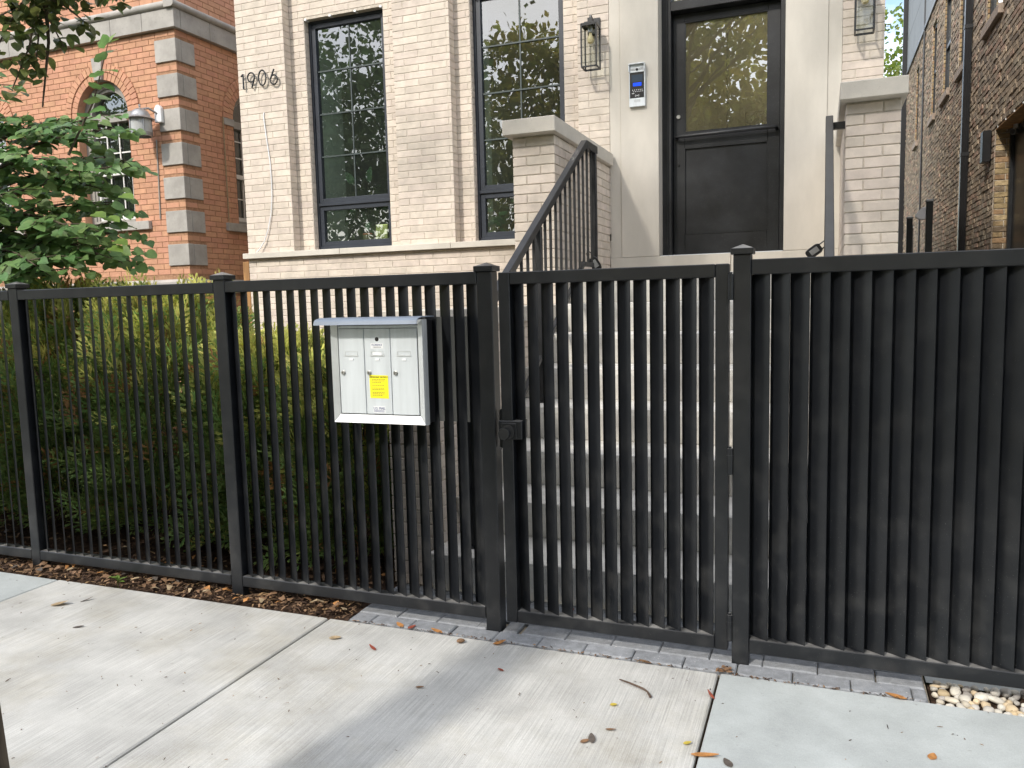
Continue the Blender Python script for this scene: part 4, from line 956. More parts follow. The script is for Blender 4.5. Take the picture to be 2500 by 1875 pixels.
bx = [(uc - .62, uc + .62, ZSIL, ZS + .62) for uc, _ in arches]
panel(mb, 'y', OY + g, -12.4, OX - g, 0, OT, bx); panel(mb, 'x', OX - g, OY + g, 9.0, 0, OT, [(SYC - .62, SYC + .62, ZSIL, ZS + .62)])
def spandrel(mb, pl, at, uc, r_, R_, zs, z0):
    P = (lambda u, z: (u, at, z)) if pl == 'y' else (lambda u, z: (at, u, z))
    for s_ in (-1, 1):
        mb.face([P(uc + s_ * r_, z0), P(uc + s_ * R_, z0), P(uc + s_ * R_, zs), P(uc + s_ * r_, zs)])
        prev = None
        for i in range(13):
            a = math.pi / 2 * i / 12; p = (uc + s_ * r_ * math.cos(a), zs + r_ * math.sin(a))
            q = (uc + s_ * R_, zs + R_ * math.tan(a)) if a <= math.pi / 4 + 1e-6 else (uc + s_ * R_ / math.tan(a), zs + R_)
            if prev: mb.face([P(*prev[0]), P(*prev[1]), P(*q), P(*p)])
            prev = (p, q)
for uc, r_ in arches: spandrel(mb, 'y', OY + g, uc, r_ + .004, .62, ZS, ZSIL)
spandrel(mb, 'x', OX - g, SYC, .414, .62, ZS, ZSIL)
build('mortar_wall', mb, M['orangemortar'], oh)
mb = MB(); mb.open = True; panel(mb, 'x', -12.4, OY, 12, 0, OT); panel(mb, 'y', 12, -12.4, OX, 0, OT); panel(mb, 'x', OX - .01, 9.0, 12, 0, OT); mb.face([(-12.4, OY, OT), (OX, OY, OT), (OX, 12, OT), (-12.4, 12, OT)]); build('rear_wall', mb, M['orangemortar'], oh)
# quoins, band, base
for z in qz:
    m_ = MB(); m_.box(-7.283, OX + .016, OY - .016, OY + .075, z - .25, z); build('quoin_stone', m_, M['precast'], oh, bevel=.004)
    m_ = MB(); m_.box(OX - .05, OX + .014, OY + .0785, 4.742, z - .249, z - .001); build('quoin_stone', m_, M['precast'], oh, bevel=.004)
def prof_run(name, pts, a, b_, axis): m_ = MB(); m_.prism(pts, a, b_, axis); return build(name, m_, M['precast'], oh)
xs = [OX + .055 - .0, -7.41, -7.90, -8.75, -9.6, -10.45, -11.3, -12.4]
for a, b_ in zip(xs[1:], xs[:-1]):
    m_ = MB(); m_.box(a + .002, b_ - .002, OY - .055, OY + .05, 4.638, 4.848); build('band_stone', m_, M['precast'], oh, bevel=.003)
ys = [OY + .0535, 4.98, 5.75, 6.6, 7.4, 9.0]
for a, b_ in zip(ys[:-1], ys[1:]):
    m_ = MB(); m_.box(OX - .05, OX + .053, a + .002, b_ - .002, 4.638, 4.848); build('band_stone', m_, M['precast'], oh, bevel=.003)
def roll(c, r_=.042): return [(c + r_ * math.cos(math.pi / 2 + math.pi * i / 8), 4.892 + r_ * math.sin(math.pi / 2 + math.pi * i / 8)) for i in range(9)]
m_ = MB(); m_.prism([(OY + .05, 4.934)] + roll(OY - .05) + [(OY + .05, 4.850)], -12.4, OX + .05, 'x'); build('band_moulding', m_, M['precast'], oh, smooth=True)
m_ = MB(); m_.prism([(OX - .05, 4.934)] + [(OX + .05 - (p[0]), p[1]) for p in [(q[0], q[1]) for q in roll(0)]] + [(OX - .05, 4.850)], OY - .092, 9.0, 'y'); build('band_moulding', m_, M['precast'], oh, smooth=True)
m_ = MB(); m_.prism([(OY - .05, 1.63), (OY - .05, 1.745), (OY, 1.778), (OY + .05, 1.778), (OY + .05, 1.605), (OY - .02, 1.605)], -12.4, OX + .05, 'x'); build('water_table', m_, M['precast'], oh)
m_ = MB(); m_.prism([(OX + .05, 1.63), (OX + .05, 1.745), (OX, 1.778), (OX - .05, 1.778), (OX - .05, 1.605), (OX + .02, 1.605)], OY - .049, 9.0, 'y'); build('water_table', m_, M['precast'], oh)
VC = {}
def arch_window(uc, pl, at):
    P = (lambda u, y, z: (u, at + y, z)) if pl == 'y' else (lambda u, y, z: (at - y, u, z))
    def seg(m_, r0_, r1_, a0, a1, y0, y1, n_=1):
        for i in range(n_):
            b0, b1 = a0 + (a1 - a0) * i / n_, a0 + (a1 - a0) * (i + 1) / n_
            q = [(uc + r_ * math.cos(a), ZS + r_ * math.sin(a)) for a, r_ in ((b0, r0_), (b0, r1_), (b1, r1_), (b1, r0_))]
            m_.add([P(u, y0, z) for u, z in q] + [P(u, y1, z) for u, z in q], [(0, 1, 2, 3), (7, 6, 5, 4), (0, 4, 5, 1), (1, 5, 6, 2), (2, 6, 7, 3), (3, 7, 4, 0)])
    for r0_, r1_, pr, nn in ((.412, .498, -.002, 22), (.506, .596, -.012, 26)):
        for i in range(nn):
            a0, a1 = math.pi * (i + .06) / nn, math.pi * (i + .94) / nn
            if pl == 'y' and abs((a0 + a1) / 2 - math.pi / 2) < .135: continue
            m_ = MB(); seg(m_, r0_, r1_, a0, a1, pr, .07); build('arch_brick', m_, M['orange'], oh, bevel=.002)
    B = lambda m_, u0, u1, y0, y1, z0, z1: (m_.box(u0, u1, at + y0, at + y1, z0, z1) if pl == 'y' else m_.box(at - y1, at - y0, u0, u1, z0, z1))
    if pl == 'y':
        m_ = MB(); ks = [(uc - .055, ZS + .405), (uc + .055, ZS + .405), (uc + .085, ZS + .665), (uc - .085, ZS + .665)]
        m_.add([P(u, -.035, z) for u, z in ks] + [P(u, .07, z) for u, z in ks], [(0, 1, 2, 3), (7, 6, 5, 4), (0, 4, 5, 1), (1, 5, 6, 2), (2, 6, 7, 3), (3, 7, 4, 0)]); build('keystone', m_, M['precast'], oh, bevel=.003)
    for s_ in (-1, 1):
        m_ = MB(); a, b_ = sorted((uc + s_ * .412, uc + s_ * .597)); B(m_, a, b_, -.02, .07, ZS - .087, ZS - .003); build('impost_stone', m_, M['precast'], oh, bevel=.003)
        # jamb returns
    m_ = MB(); B(m_, uc - .655, uc + .655, -.045, .12, ZSIL - .102, ZSIL - .002); build('window_sill', m_, M['precast'], oh, bevel=.004)
    m_ = MB(); m_.open = True
    for s_ in (-1, 1):
        u = uc + s_ * .41; m_.face([P(u, 0, ZSIL), P(u, .2, ZSIL), P(u, .2, ZS), P(u, 0, ZS)])
    for i in range(16):
        a0, a1 = math.pi * i / 16, math.pi * (i + 1) / 16
        m_.face([P(uc + .411 * math.cos(a0), 0.0, ZS + .411 * math.sin(a0)), P(uc + .411 * math.cos(a1), 0.0, ZS + .411 * math.sin(a1)), P(uc + .411 * math.cos(a1), .2, ZS + .411 * math.sin(a1)), P(uc + .411 * math.cos(a0), .2, ZS + .411 * math.sin(a0))])
    build('reveal', m_, M['orange_mass'], oh)
    f = MB(); seg(f, .335, .409, 0, math.pi, .10, .20, 18); seg(f, .30, .336, 0, math.pi, .115, .20, 18)
    B(f, uc - .409, uc - .335, .10, .20, ZSIL, ZS); B(f, uc + .335, uc + .409, .10, .20, ZSIL, ZS); B(f, uc - .335, uc - .30, .115, .2, ZSIL, ZS); B(f, uc + .30, uc + .335, .115, .2, ZSIL, ZS)
    B(f, uc - .335, uc + .335, .10, .20, ZSIL, ZSIL + .05); B(f, uc - .335, uc + .335, .095, .2, ZS - .07, ZS + .02)
    fr = build('window_frame', f, M['taupe'], oh)
    s = MB(); B(s, uc - .30, uc + .30, .125, .17, 3.09, 3.145); B(s, uc - .30, uc + .30, .135, .19, ZSIL + .05, ZSIL + .105); B(s, uc - .30, uc - .265, .135, .18, ZSIL + .105, 3.09); B(s, uc + .265, uc + .30, .135, .18, ZSIL + .105, 3.09); build('sash_rail', s, M['whitetrim'], fr)
    for u in (-.10, .10):
        s = MB(); B(s, uc + u - .008, uc + u + .008, .135, .145, 3.146, ZS - .071); build('muntin', s, M['whitetrim'], fr)
        s = MB(); B(s, uc + u - .008, uc + u + .008, .155, .165, ZSIL + .106, 3.089); build('muntin', s, M['whitetrim'], fr)
    for z in (3.36, 3.57): s = MB(); B(s, uc - .299, uc + .299, .1455, .155, z - .008, z + .008); build('muntin', s, M['whitetrim'], fr)
    s = MB(); B(s, uc - .264, uc + .264, .1655, .175, 2.83, 2.846); build('muntin', s, M['whitetrim'], fr)
    p = MB(); p.open = True; p.face([P(uc - .3, .16, 3.14), P(uc + .3, .16, 3.14), P(uc + .3, .16, ZS - .07), P(uc - .3, .16, ZS - .07)]); build('pane', p, M['glass'], fr)
    p = MB(); p.open = True; p.face([P(uc - .3, .18, ZSIL + .1), P(uc + .3, .18, ZSIL + .1), P(uc + .3, .18, 3.1), P(uc - .3, .18, 3.1)]); build('pane', p, M['glass'], fr)
    p = MB(); p.open = True; p.face([P(uc + .305 * math.cos(math.pi * i / 18), .17, ZS + .02 + .29 * math.sin(math.pi * i / 18)) for i in range(19)]); build('fanlight_pane', p, M['glass'], fr)
    m_ = MB(); m_.open = True
    q = [P(uc - .6, .205, ZSIL - .2), P(uc + .6, .205, ZSIL - .2), P(uc + .6, .205, 4.4), P(uc - .6, .205, 4.4)]; q2 = [P(uc - .6, 2.0, ZSIL - .2), P(uc + .6, 2.0, ZSIL - .2), P(uc + .6, 2.0, 4.4), P(uc - .6, 2.0, 4.4)]
    for i in range(4): j = (i + 1) % 4; m_.face([q[i], q[j], q2[j], q2[i]])
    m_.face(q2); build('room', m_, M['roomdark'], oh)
for uc, _ in arches: arch_window(uc, 'y', OY)
arch_window(SYC, 'x', OX)
m_ = MB(); m_.box(OX + .012, OX + .022, 5.152, 5.166, 2.5, 3.79); build('caulk_line', m_, M['tanleaf'], oh)
m_ = MB(); m_.tube([(-7.35, OY - .008, 3.42), (-7.36, OY - .008, 3.0), (-7.375, OY - .008, 2.50)], .008, 6); build('conduit', m_, M['taupe'], oh)

# round wall lantern of the orange house
ol = thing('round_wall_lantern', 'round pewter lantern with frosted glass beside the arched window and grey quoins', 'lantern', (-7.36, 4.25, 3.4))
lx, ly = -7.365, 4.235
m_ = MB(); m_.lathe([(0, .335), (.008, .335), (.010, .315), (.045, .31), (.085, .285), (.105, .245), (.112, .225), (.155, .198), (.150, .190), (.105, .198)], (lx, ly, 3.42), 26); build('hood', m_, M['pewter'], ol, smooth=True)
m_ = MB(); m_.lathe([(.112, .195), (.112, .02), (.106, .02), (.106, .195)], (lx, ly, 3.42), 26); build('glass_cylinder', m_, M['frosted'], ol, smooth=True)
m_ = MB(); m_.lathe([(.118, .048), (.118, 0), (.108, 0), (.108, .048), (.118, .048)], (lx, ly, 3.42), 26); build('bottom_ring', m_, M['pewter'], ol, smooth=True)
for k in range(4):
    a = math.pi / 4 + k * math.pi / 2 + .25; m_ = MB(); m_.tube([(lx + .115 * math.cos(a), ly + .115 * math.sin(a), 3.44), (lx + .115 * math.cos(a), ly + .115 * math.sin(a), 3.625)], .010, 6); build('strut', m_, M['pewter'], ol)
m_ = MB(); m_.tube([(lx, ly, 3.76), (lx, ly, 3.785)], .012, 8); m_.tube([(lx, ly, 3.73), (lx + .05, ly + .08, 3.75), (lx + .10, OY - .05, 3.70)], .012, 8); build('arm', m_, M['pewter'], ol, smooth=True)
m_ = MB(); m_.prism([(lx + .055, 3.60), (lx + .155, 3.60), (lx + .155, 3.76), (lx + .125, 3.80), (lx + .085, 3.80), (lx + .055, 3.76)], OY - .06, OY - .0125, 'y'); build('wall_plate', m_, M['white'], ol, bevel=.006)

m_ = MB(); m_.box(-6.07, -5.985, 4.28, 4.33, -.05, 1.93); tag(build('timber_post', m_, M['wood'], bevel=.004, org=(-6.03, 4.3, 0)), 'reddish cedar post in the gap between the two brick houses', 'post')

# ================================================================== brown building
bb = thing('old_brick_building', 'old brown common brick building with black windows and grey metal cladding above', 'building', (1.9, 8, 0))
BX = 1.9; BW = [(7.93, 8.90, 4.69, 6.36), (10.32, 11.12, 4.69, 6.36), (12.0, 12.85, 4.69, 6.36), (13.78, 14.42, 4.65, 6.36), (16.58, 17.2, 4.65, 6.25), (10.0, 10.72, 1.2, 3.30), (16.9, 17.5, .8, 2.9)]
DO = (6.0, 8.055, -.2, 3.30)
items = []
addf('x-', BX, brick_field(3.4, 19.34, 0, 6.66, .0, .0677, .21, holes=[rect_hole(*h) for h in BW + [DO]], joint=.012, jit=.006, u_start=3.4))
emit_bricks(bb, items, M['brown'], M['brown_mass'], bv=.004, ok=lambda c, q: c.z > 1.8 and q[0] > 2225, jit=.004, proud=.006)
jam = []
for (a, b_, c, d_) in BW + [DO]:
    dep = .20 if c < 0 else .045
    jam += [('y', b_ + .001, *q) for q in brick_field(BX + .012, BX + dep, max(c, 0), d_, .0, .0677, .21, joint=.011, pattern=[[.11], []], jit=.004)]
emit_bricks(bb, jam, M['yellow'], M['yellow_mass'], bv=.004, dep=.02, jit=.003, proud=.002, limit=160, nm='jamb_brick', ok=lambda c, q: c.z > 1.8)
mb = MB(); mb.open = True; panel(mb, 'x', BX + .010, 3.4, 19.34, -.1, 6.7, BW + [DO]); panel(mb, 'y', 3.4, BX + .01, 9, -.1, 6.7); panel(mb, 'y', 19.34, BX + .01, 9, -.1, 9.6)
for (a, b_, c, d_) in BW + [DO]: panel(mb, 'y', b_ + .012, BX, BX + .22, c, d_); panel(mb, 'y', a - .01, BX, BX + .22, c, d_)
build('mortar_wall', mb, M['brownmortar'], bb)
for i, (a, b_, c, d_) in enumerate(BW):
    f = MB(); q = BX + .035
    f.box(q, q + .06, a, a + .06, c, d_); f.box(q, q + .06, b_ - .07, b_, c, d_); f.box(q, q + .06, a + .06, b_ - .07, c, c + .06); f.box(q, q + .06, a + .06, b_ - .07, d_ - .06, d_); f.box(q + .004, q + .05, a + .06, b_ - .07, (c + d_) / 2 - .03, (c + d_) / 2 + .03)
    fr = build('window_frame', f, M['doorpaint'], bb)
    p = MB(); p.open = True; p.face([(q + .03, a, c), (q + .03, b_, c), (q + .03, b_, d_), (q + .03, a, d_)]); build('pane', p, M['glass'], fr)
    p = MB(); p.open = True
    for (u0_, u1_, y0_, y1_, z0_, z1_) in ((.2, 1.2, a, a, c, d_), (.2, 1.2, b_, b_, c, d_)): p.face([(BX + .2, y0_, z0_), (BX + 1.2, y0_, z0_), (BX + 1.2, y0_, z1_), (BX + .2, y0_, z1_)])
    p.face([(BX + 1.2, a, c), (BX + 1.2, b_, c), (BX + 1.2, b_, d_), (BX + 1.2, a, d_)]); p.face([(BX + .2, a, d_), (BX + 1.2, a, d_), (BX + 1.2, b_, d_), (BX + .2, b_, d_)]); p.face([(BX + .2, a, c), (BX + 1.2, a, c), (BX + 1.2, b_, c), (BX + .2, b_, c)])
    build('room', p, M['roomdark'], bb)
    p = MB(); p.open = True; p.face([(BX, a, d_ - .001), (BX + .2, a, d_ - .001), (BX + .2, b_, d_ - .001), (BX, b_, d_ - .001)]); build('lintel_soffit', p, M['brownmortar'], bb)
    if c > 3:
        m_ = MB(); m_.box(BX - .05, BX + .12, a - .06, b_ + .06, c - .118, c - .002); build('window_sill', m_, M['sillstone'], bb, bevel=.006)
m_ = MB(); m_.box(BX + .19, BX + .24, 6.0, 8.055, -.1, 3.30); build('black_door', m_, M['doorpaint'], bb)
m_ = MB(); m_.box(BX + .15, BX + .1895, 7.99, 8.054, -.1, 3.298); build('door_post', m_, M['doorpaint'], bb)
m_ = MB(); m_.box(BX + .002, BX + .19, 6.0, 8.054, 3.292, 3.299); build('steel_lintel', m_, M['wood'], bb)
for k in range(5):
    m_ = MB(); y_ = 7.9 - k * .42; m_.box(BX - .004, BX + .012, y_, y_ + .03, 3.297, 3.318); build('weep_vent', m_, M['white'], bb)
# cladding above
m_ = MB(); m_.box(BX - .03, BX + .2, 3.4, 19.30, 6.665, 6.745); build('flashing', m_, M['black'], bb, bevel=.004)
ys = [3.4, 5.6, 7.8, 10.0, 12.0, 14.0, 15.9, 18.2, 19.30]
for a, b_ in zip(ys[:-1], ys[1:]):
    for c, d_ in ((6.75, 7.5), (7.506, 9.6)):
        m_ = MB(); m_.box(BX - .012, BX + .04, a + .006, b_ - .006, c, d_); build('cladding_panel', m_, M['clad'], bb, bevel=.004)
m_ = MB(); m_.box(BX + .0, BX + .05, 3.4, 19.34, 6.75, 9.6); build('cladding_backing', m_, M['black'], bb)
m_ = MB(); m_.box(BX - .11, BX + .2, 19.345, 19.44, 6.67, 9.62); build('corner_trim', m_, M['black'], bb, bevel=.005)
m_ = MB(); m_.box(BX - .11, BX + .02, 19.345, 19.44, .0, 6.66); build('corner_downspout', m_, M['black'], bb, bevel=.01)
# ribbed black downspout, cable pipe
m_ = MB(); pr = []
for k in range(7): pr += [(BX - .100 + k * .0130, 9.86 + (.006 if k % 2 else 0)), (BX - .100 + k * .0130 + .009, 9.86 + (.006 if k % 2 else 0))]
m_.prism(pr + [(BX - .012, 9.95), (BX - .100, 9.95)], 0, 9.6, 'z'); build('downspout', m_, M['black'], bb)
for z in (3.28, 5.0): m_ = MB(); m_.box(BX - .106, BX - .001, 9.855, 9.955, z, z + .05); build('downspout_strap', m_, M['rail'], bb)
m_ = MB(); m_.tube([(BX - .02, 15.6, 0), (BX - .02, 15.6, 9.0)], .018, 6); build('cable_pipe', m_, M['rail'], bb)
m_ = MB(); m_.box(BX - .098, BX - .007, 8.24, 8.40, 2.955, 3.33); tag(build('wall_light', m_, M['black'], bevel=.006, org=(BX - .05, 8.3, 3.1)), 'slim black box light mounted on the old brick wall', 'wall light')
t = thing('security_camera', 'small black eyed white security camera under the brick opening', 'camera', (2.02, 7.75, 3.2))
m_ = MB(); m_.tube([(2.06, 7.78, 3.292), (2.06, 7.78, 3.24)], .03, 10); build('mount', m_, M['white'], t)
m_ = MB(); m_.tube([(2.06, 7.80, 3.215), (2.01, 7.68, 3.195)], .034, 12); build('body', m_, M['pewter'], t, smooth=True)
m_ = MB(); m_.tube([(2.009, 7.678, 3.1945), (2.004, 7.666, 3.1925)], .029, 12); build('lens', m_, M['black'], t)
gp = thing('gangway_post', 'taller black square post with a pale floodlight in the gangway', 'post', (1.11, 7, 0), 'posts in the gangway')
m_ = MB(); m_.box(1.077, 1.143, 6.97, 7.035, -.1, 2.40); build('shaft', m_, M['paint'], gp, bevel=.003)
m_ = MB(); m_.box(1.071, 1.149, 6.964, 7.041, 2.40, 2.425); build('cap', m_, M['pewter'], gp, bevel=.004)
t = thing('floodlight', 'pale grey wedge shaped floodlight fixed to the black gangway post', 'floodlight', (1.05, 7.0, 2.28))
m_ = MB(); m_.prism([(1.071, 2.35), (1.03, 2.335), (.985, 2.285), (.965, 2.245), (1.0, 2.215), (1.071, 2.205)], 6.96, 7.03, 'y'); build('shade', m_, M['white'], t, bevel=.006)
m_ = MB(); m_.box(1.0715, 1.0765, 6.98, 7.02, 2.25, 2.31); build('bracket', m_, M['black'], t)
gp2 = thing('gangway_post', 'shorter looking black square post farther down the gangway', 'post', (1.1, 9, 0), 'posts in the gangway')
m_ = MB(); m_.box(1.063, 1.133, 8.97, 9.035, -.1, 2.385); build('shaft', m_, M['paint'], gp2, bevel=.003)
m_ = MB(); m_.box(1.057, 1.139, 8.964, 9.041, 2.385, 2.41); build('cap', m_, M['pewter'], gp2, bevel=.004)

# ================================================================== trees
def rv(a=1.0):
    while True:
        v = Vector((R.uniform(-1, 1), R.uniform(-1, 1), R.uniform(-1, 1)))
        if .05 < v.length < 1: return v * a
def leafcard(mb, c, s, n_=None):
    d = rv().normalized(); u = (n_ or rv()).cross(d)
    if u.length < .01: u = d.orthogonal()
    u.normalize(); v = d * s; h = u * (s * .42)
    mb.face([c - v * .5, c + h - v * .05, c + v * .5, c - h - v * .05])
def tree(name, label, loc, h, cc, rad, ls, n, mat, group=None, clumps=46, spread=.30, tr=.16, cat='tree', extra=None):
    t = thing(name, label, cat, loc, group); L = Vector(loc); cc = Vector(cc); rad = Vector(rad)
    m_ = MB(); m_.tube([L + Vector((0, 0, -.1)), L + Vector((0, 0, .12)), L + Vector((.03, .02, .6)), L + Vector((-.05, .05, h * .35)), (L + cc * 3) / 4 * 1.0, cc + Vector((0, 0, rad.z * .4))] if False else
                     [L + Vector((0, 0, -.1)), L + Vector((0, 0, .15)), L + Vector((.02, .02, .7)), L.lerp(cc, .45), L.lerp(cc, .8), cc + Vector((.1, 0, rad.z * .5))], [tr * 1.75, tr * 1.35, tr, tr * .85, tr * .6, tr * .2], 12)
    build('trunk', m_, M['bark'], t, smooth=True)
    lm = MB(); cl = []
    for i in range(clumps):
        d = rv().normalized() * (R.random() ** .45); p = cc + Vector((d.x * rad.x, d.y * rad.y, d.z * rad.z)); cl.append(p)
        if i < 18: a = L.lerp(cc, R.uniform(.4, .9)); lm.tube([a, a.lerp(p, .5) + rv(.2), p], [tr * .35, tr * .2, tr * .06], 6)
    if extra:
        for i in range(extra[2]):
            d = rv().normalized() * (R.random() ** .45); p = extra[0] + Vector((d.x * extra[1].x, d.y * extra[1].y, d.z * extra[1].z)); cl.append(p)
            if i < 12: a = L.lerp(cc, R.uniform(.5, .7)); lm.tube([a, a.lerp(p, .5) + rv(.2), p], [tr * .22, tr * .12, tr * .04], 6)
    build('limbs', lm, M['bark'], t)
    m_ = MB(); m_.open = True; sp = (rad.x + rad.y + rad.z) / 3 * spread
    for i in range(n):
        c = R.choice(cl) + Vector((R.gauss(0, 1), R.gauss(0, 1), R.gauss(0, .7))) * sp * .55
        leafcard(m_, c, ls * R.uniform(.7, 1.3))
    build('crown', m_, mat, t, kind='stuff')
    return t
# street tree whose trunk shows at the lower left
st_ = tree('street_tree', 'street tree whose grey trunk stands at the very edge of the sidewalk', (-1.757, -2.07, 0), 9, (-2.7, -2.4, 8.2), (3.3, 2.5, 2.0), .12, 5600, M['streetleaf'], None, 44, .115, .15, extra=(Vector((-.2, -4.4, 6.5)), Vector((3.4, 2.8, 1.9)), 50))
m_ = MB(); m_.tube([(-1.82, -2.08, 3.3), (-2.5, -1.5, 3.55), (-3.2, -.6, 3.3), (-3.62, -.02, 3.0), (-3.72, .06, 2.80), (-3.85, .1, 2.5)], [.05, .035, .022, .013, .008, .004], 8)
br = []
for e in ((-3.40, .24, 3.02), (-3.56, .16, 2.90), (-3.66, .10, 2.78), (-3.78, .02, 2.66), (-3.86, -.06, 2.55), (-3.88, -.16, 2.85), (-3.66, -.06, 3.06), (-3.48, .1, 3.06), (-3.94, -.1, 2.70)):
    s_ = Vector((-3.62, -.05, 3.02)) + rv(.06); mid = s_.lerp(Vector(e), .5) + rv(.05); m_.tube([s_, mid, e], [.008, .005, .003], 5); br.append((s_, mid, Vector(e)))
build('low_branch', m_, M['bark'], st_, smooth=True)
m_ = MB(); m_.open = True
for s_, mid, e in br:
    for i in range(38):
        t = R.uniform(.15, 1.05); p = (s_.lerp(mid, t * 2) if t < .5 else mid.lerp(e, t * 2 - 1)) + rv(.075)
        leafblade(m_, p, Vector((R.uniform(-1, 1), R.uniform(-1, 1), R.uniform(-.9, .4))), (R.uniform(-.3, .3), R.uniform(-.3, .3), 1), R.uniform(.045, .07), R.uniform(.038, .055), R.uniform(.1, .5), 4)
build('low_foliage', m_, M['lowleaf'], st_, kind='stuff')
# trees across the street, seen in the window panes
refl = [((-31.5, -17), 12.5, M['darkcrown'], 'dark green tree at the distant far corner across the street', 4.2), ((-25.8, -16), 12.5, M['darkcrown'], 'dark green tree across the street second from the far corner', 3.9), ((-20.5, -16), 13.4, M['darkcrown'], 'dark green tree across the street at the far end of the row', 3.9), ((-15.0, -15.5), 13.2, M['darkcrown'], 'dark green tree across the street facing the arched windows', 3.7), ((-9.4, -16), 11.6, M['autumn'], 'low yellowing tree across the street facing the middle window', 3.1),
        ((-5.6, -15), 12.0, M['autumn'], 'tall yellowing tree across the street facing the front door', 3.3), ((-1.2, -16), 12.4, M['autumn'], 'broad yellow green tree across the street behind the photographer', 3.3), ((3.6, -15.5), 12.4, M['darkcrown'], 'dark green tree across the street facing the gangway', 3.2), ((8.8, -16), 12, M['autumn'], 'yellow green tree across the street at the near end of the row', 3.0)]
for (x, y), h, mt, lab, r_ in refl:
    tree('roadside_tree', lab, (x, y, -.13), h, (x, y, h * .53), (r_, 2.2, h * .45), .20, 15000, mt, 'trees across the street', 130, .22, .16)
tree('rear_tree', 'sunlit yellow green tree beyond the gangway between the two buildings', (2.7, 27, -.1), 11, (2.7, 27, 6.0), (3.0, 2.2, 5.3), .17, 9000, M['rearleaf'], None, 110, .2, .2)
tree('rear_tree', 'darker tree closing the bottom of the gangway far behind', (1.2, 33, -.1), 7, (1.2, 33, 3.4), (3.4, 2, 3.4), .2, 4500, M['darkcrown'], None, 60, .25, .2)

# broad leaved tree behind the fence
rb = thing('heart_leaf_tree', 'leafy green tree with heart shaped leaves hanging in front of the orange brick house', 'tree', (-5.75, .95, 0))
m_ = MB(); m_.tube([(-5.75, .95, -.1), (-5.74, .95, .1), (-5.72, .96, .8), (-5.66, .95, 1.6), (-5.55, .92, 2.3), (-5.4, .95, 3.1)], [.10, .075, .06, .052, .042, .02], 12); build('trunk', m_, M['bark'], rb, smooth=True)
ends = [((-5.55, .93, 2.3), (-4.05, .9, 2.58)), ((-5.6, .94, 2.1), (-3.98, .8, 2.32)), ((-5.62, .94, 1.9), (-4.0, .8, 2.10)), ((-5.64, .94, 1.8), (-3.92, .7, 1.74)), ((-5.60, .94, 2.0), (-4.0, .5, 1.92)),
        ((-5.64, .95, 1.7), (-4.22, .5, 1.64)), ((-5.66, .95, 1.6), (-4.36, .40, 1.64)), ((-5.6, .93, 2.1), (-4.44, .40, 2.12)), ((-5.62, .94, 1.85), (-4.02, .6, 1.86)), ((-5.56, .92, 2.3), (-4.10, .5, 2.33)),
        ((-5.5, .93, 2.5), (-4.4, .8, 2.52)), ((-5.6, .94, 2.05), (-4.6, .35, 1.95)), ((-5.5, .93, 2.35), (-4.7, .5, 2.42)), ((-5.6, .95, 1.75), (-4.7, .3, 1.72)), ((-5.5, 1.0, 2.2), (-4.5, 1.25, 2.25)), ((-5.5, 1.0, 1.9), (-4.4, 1.2, 1.95)), ((-5.4, .9, 2.0), (-4.75, .25, 1.62)),
        ((-5.5, .93, 2.55), (-4.35, .95, 2.66)), ((-5.5, .93, 2.5), (-4.75, .55, 2.62)), ((-5.5, .93, 2.6), (-4.9, .6, 2.85)), ((-5.6, .95, 2.2), (-4.25, .95, 2.22)), ((-5.6, .95, 2.0), (-4.9, .3, 2.2)), ((-5.6, .95, 1.7), (-4.1, .85, 1.98)), ((-5.6, .9, 1.9), (-4.55, .6, 1.78)), ((-5.5, 1.0, 2.4), (-4.3, 1.3, 2.45)), ((-5.5, .8, 1.75), (-4.15, .35, 1.70)), ((-5.5, .8, 1.7), (-4.45, .25, 1.60)), ((-5.5, .9, 1.8), (-4.0, .75, 1.80)), ((-5.5, 1.1, 1.7), (-4.3, 1.1, 1.75)), ((-5.5, .7, 1.7), (-4.9, .2, 1.66)), ((-5.5, 1.1, 2.1), (-4.6, 1.4, 2.1))]
lb = MB(); leaves = []
def twig_leaves(a, mid, e, n_, drop=.04, size=(.054, .088), bright=False):
    for i in range(n_):
        t = (i + .5) / n_; p = (a.lerp(mid, t * 2) if t < .5 else mid.lerp(e, t * 2 - 1)); ax = (e - a).normalized()
        sd = ax.cross(Vector((0, 0, 1))).normalized() * (1 if i % 2 else -1)
        d = (ax * R.uniform(.2, .9) + sd * R.uniform(.5, 1.0) + Vector((0, 0, R.uniform(-.55, .05)))).normalized()
        leaves.append((p + d * .02 + rv(.012), d, Vector((R.uniform(-.35, .45), R.uniform(-1.1, -.1), .8)).normalized(), R.uniform(*size), bright))
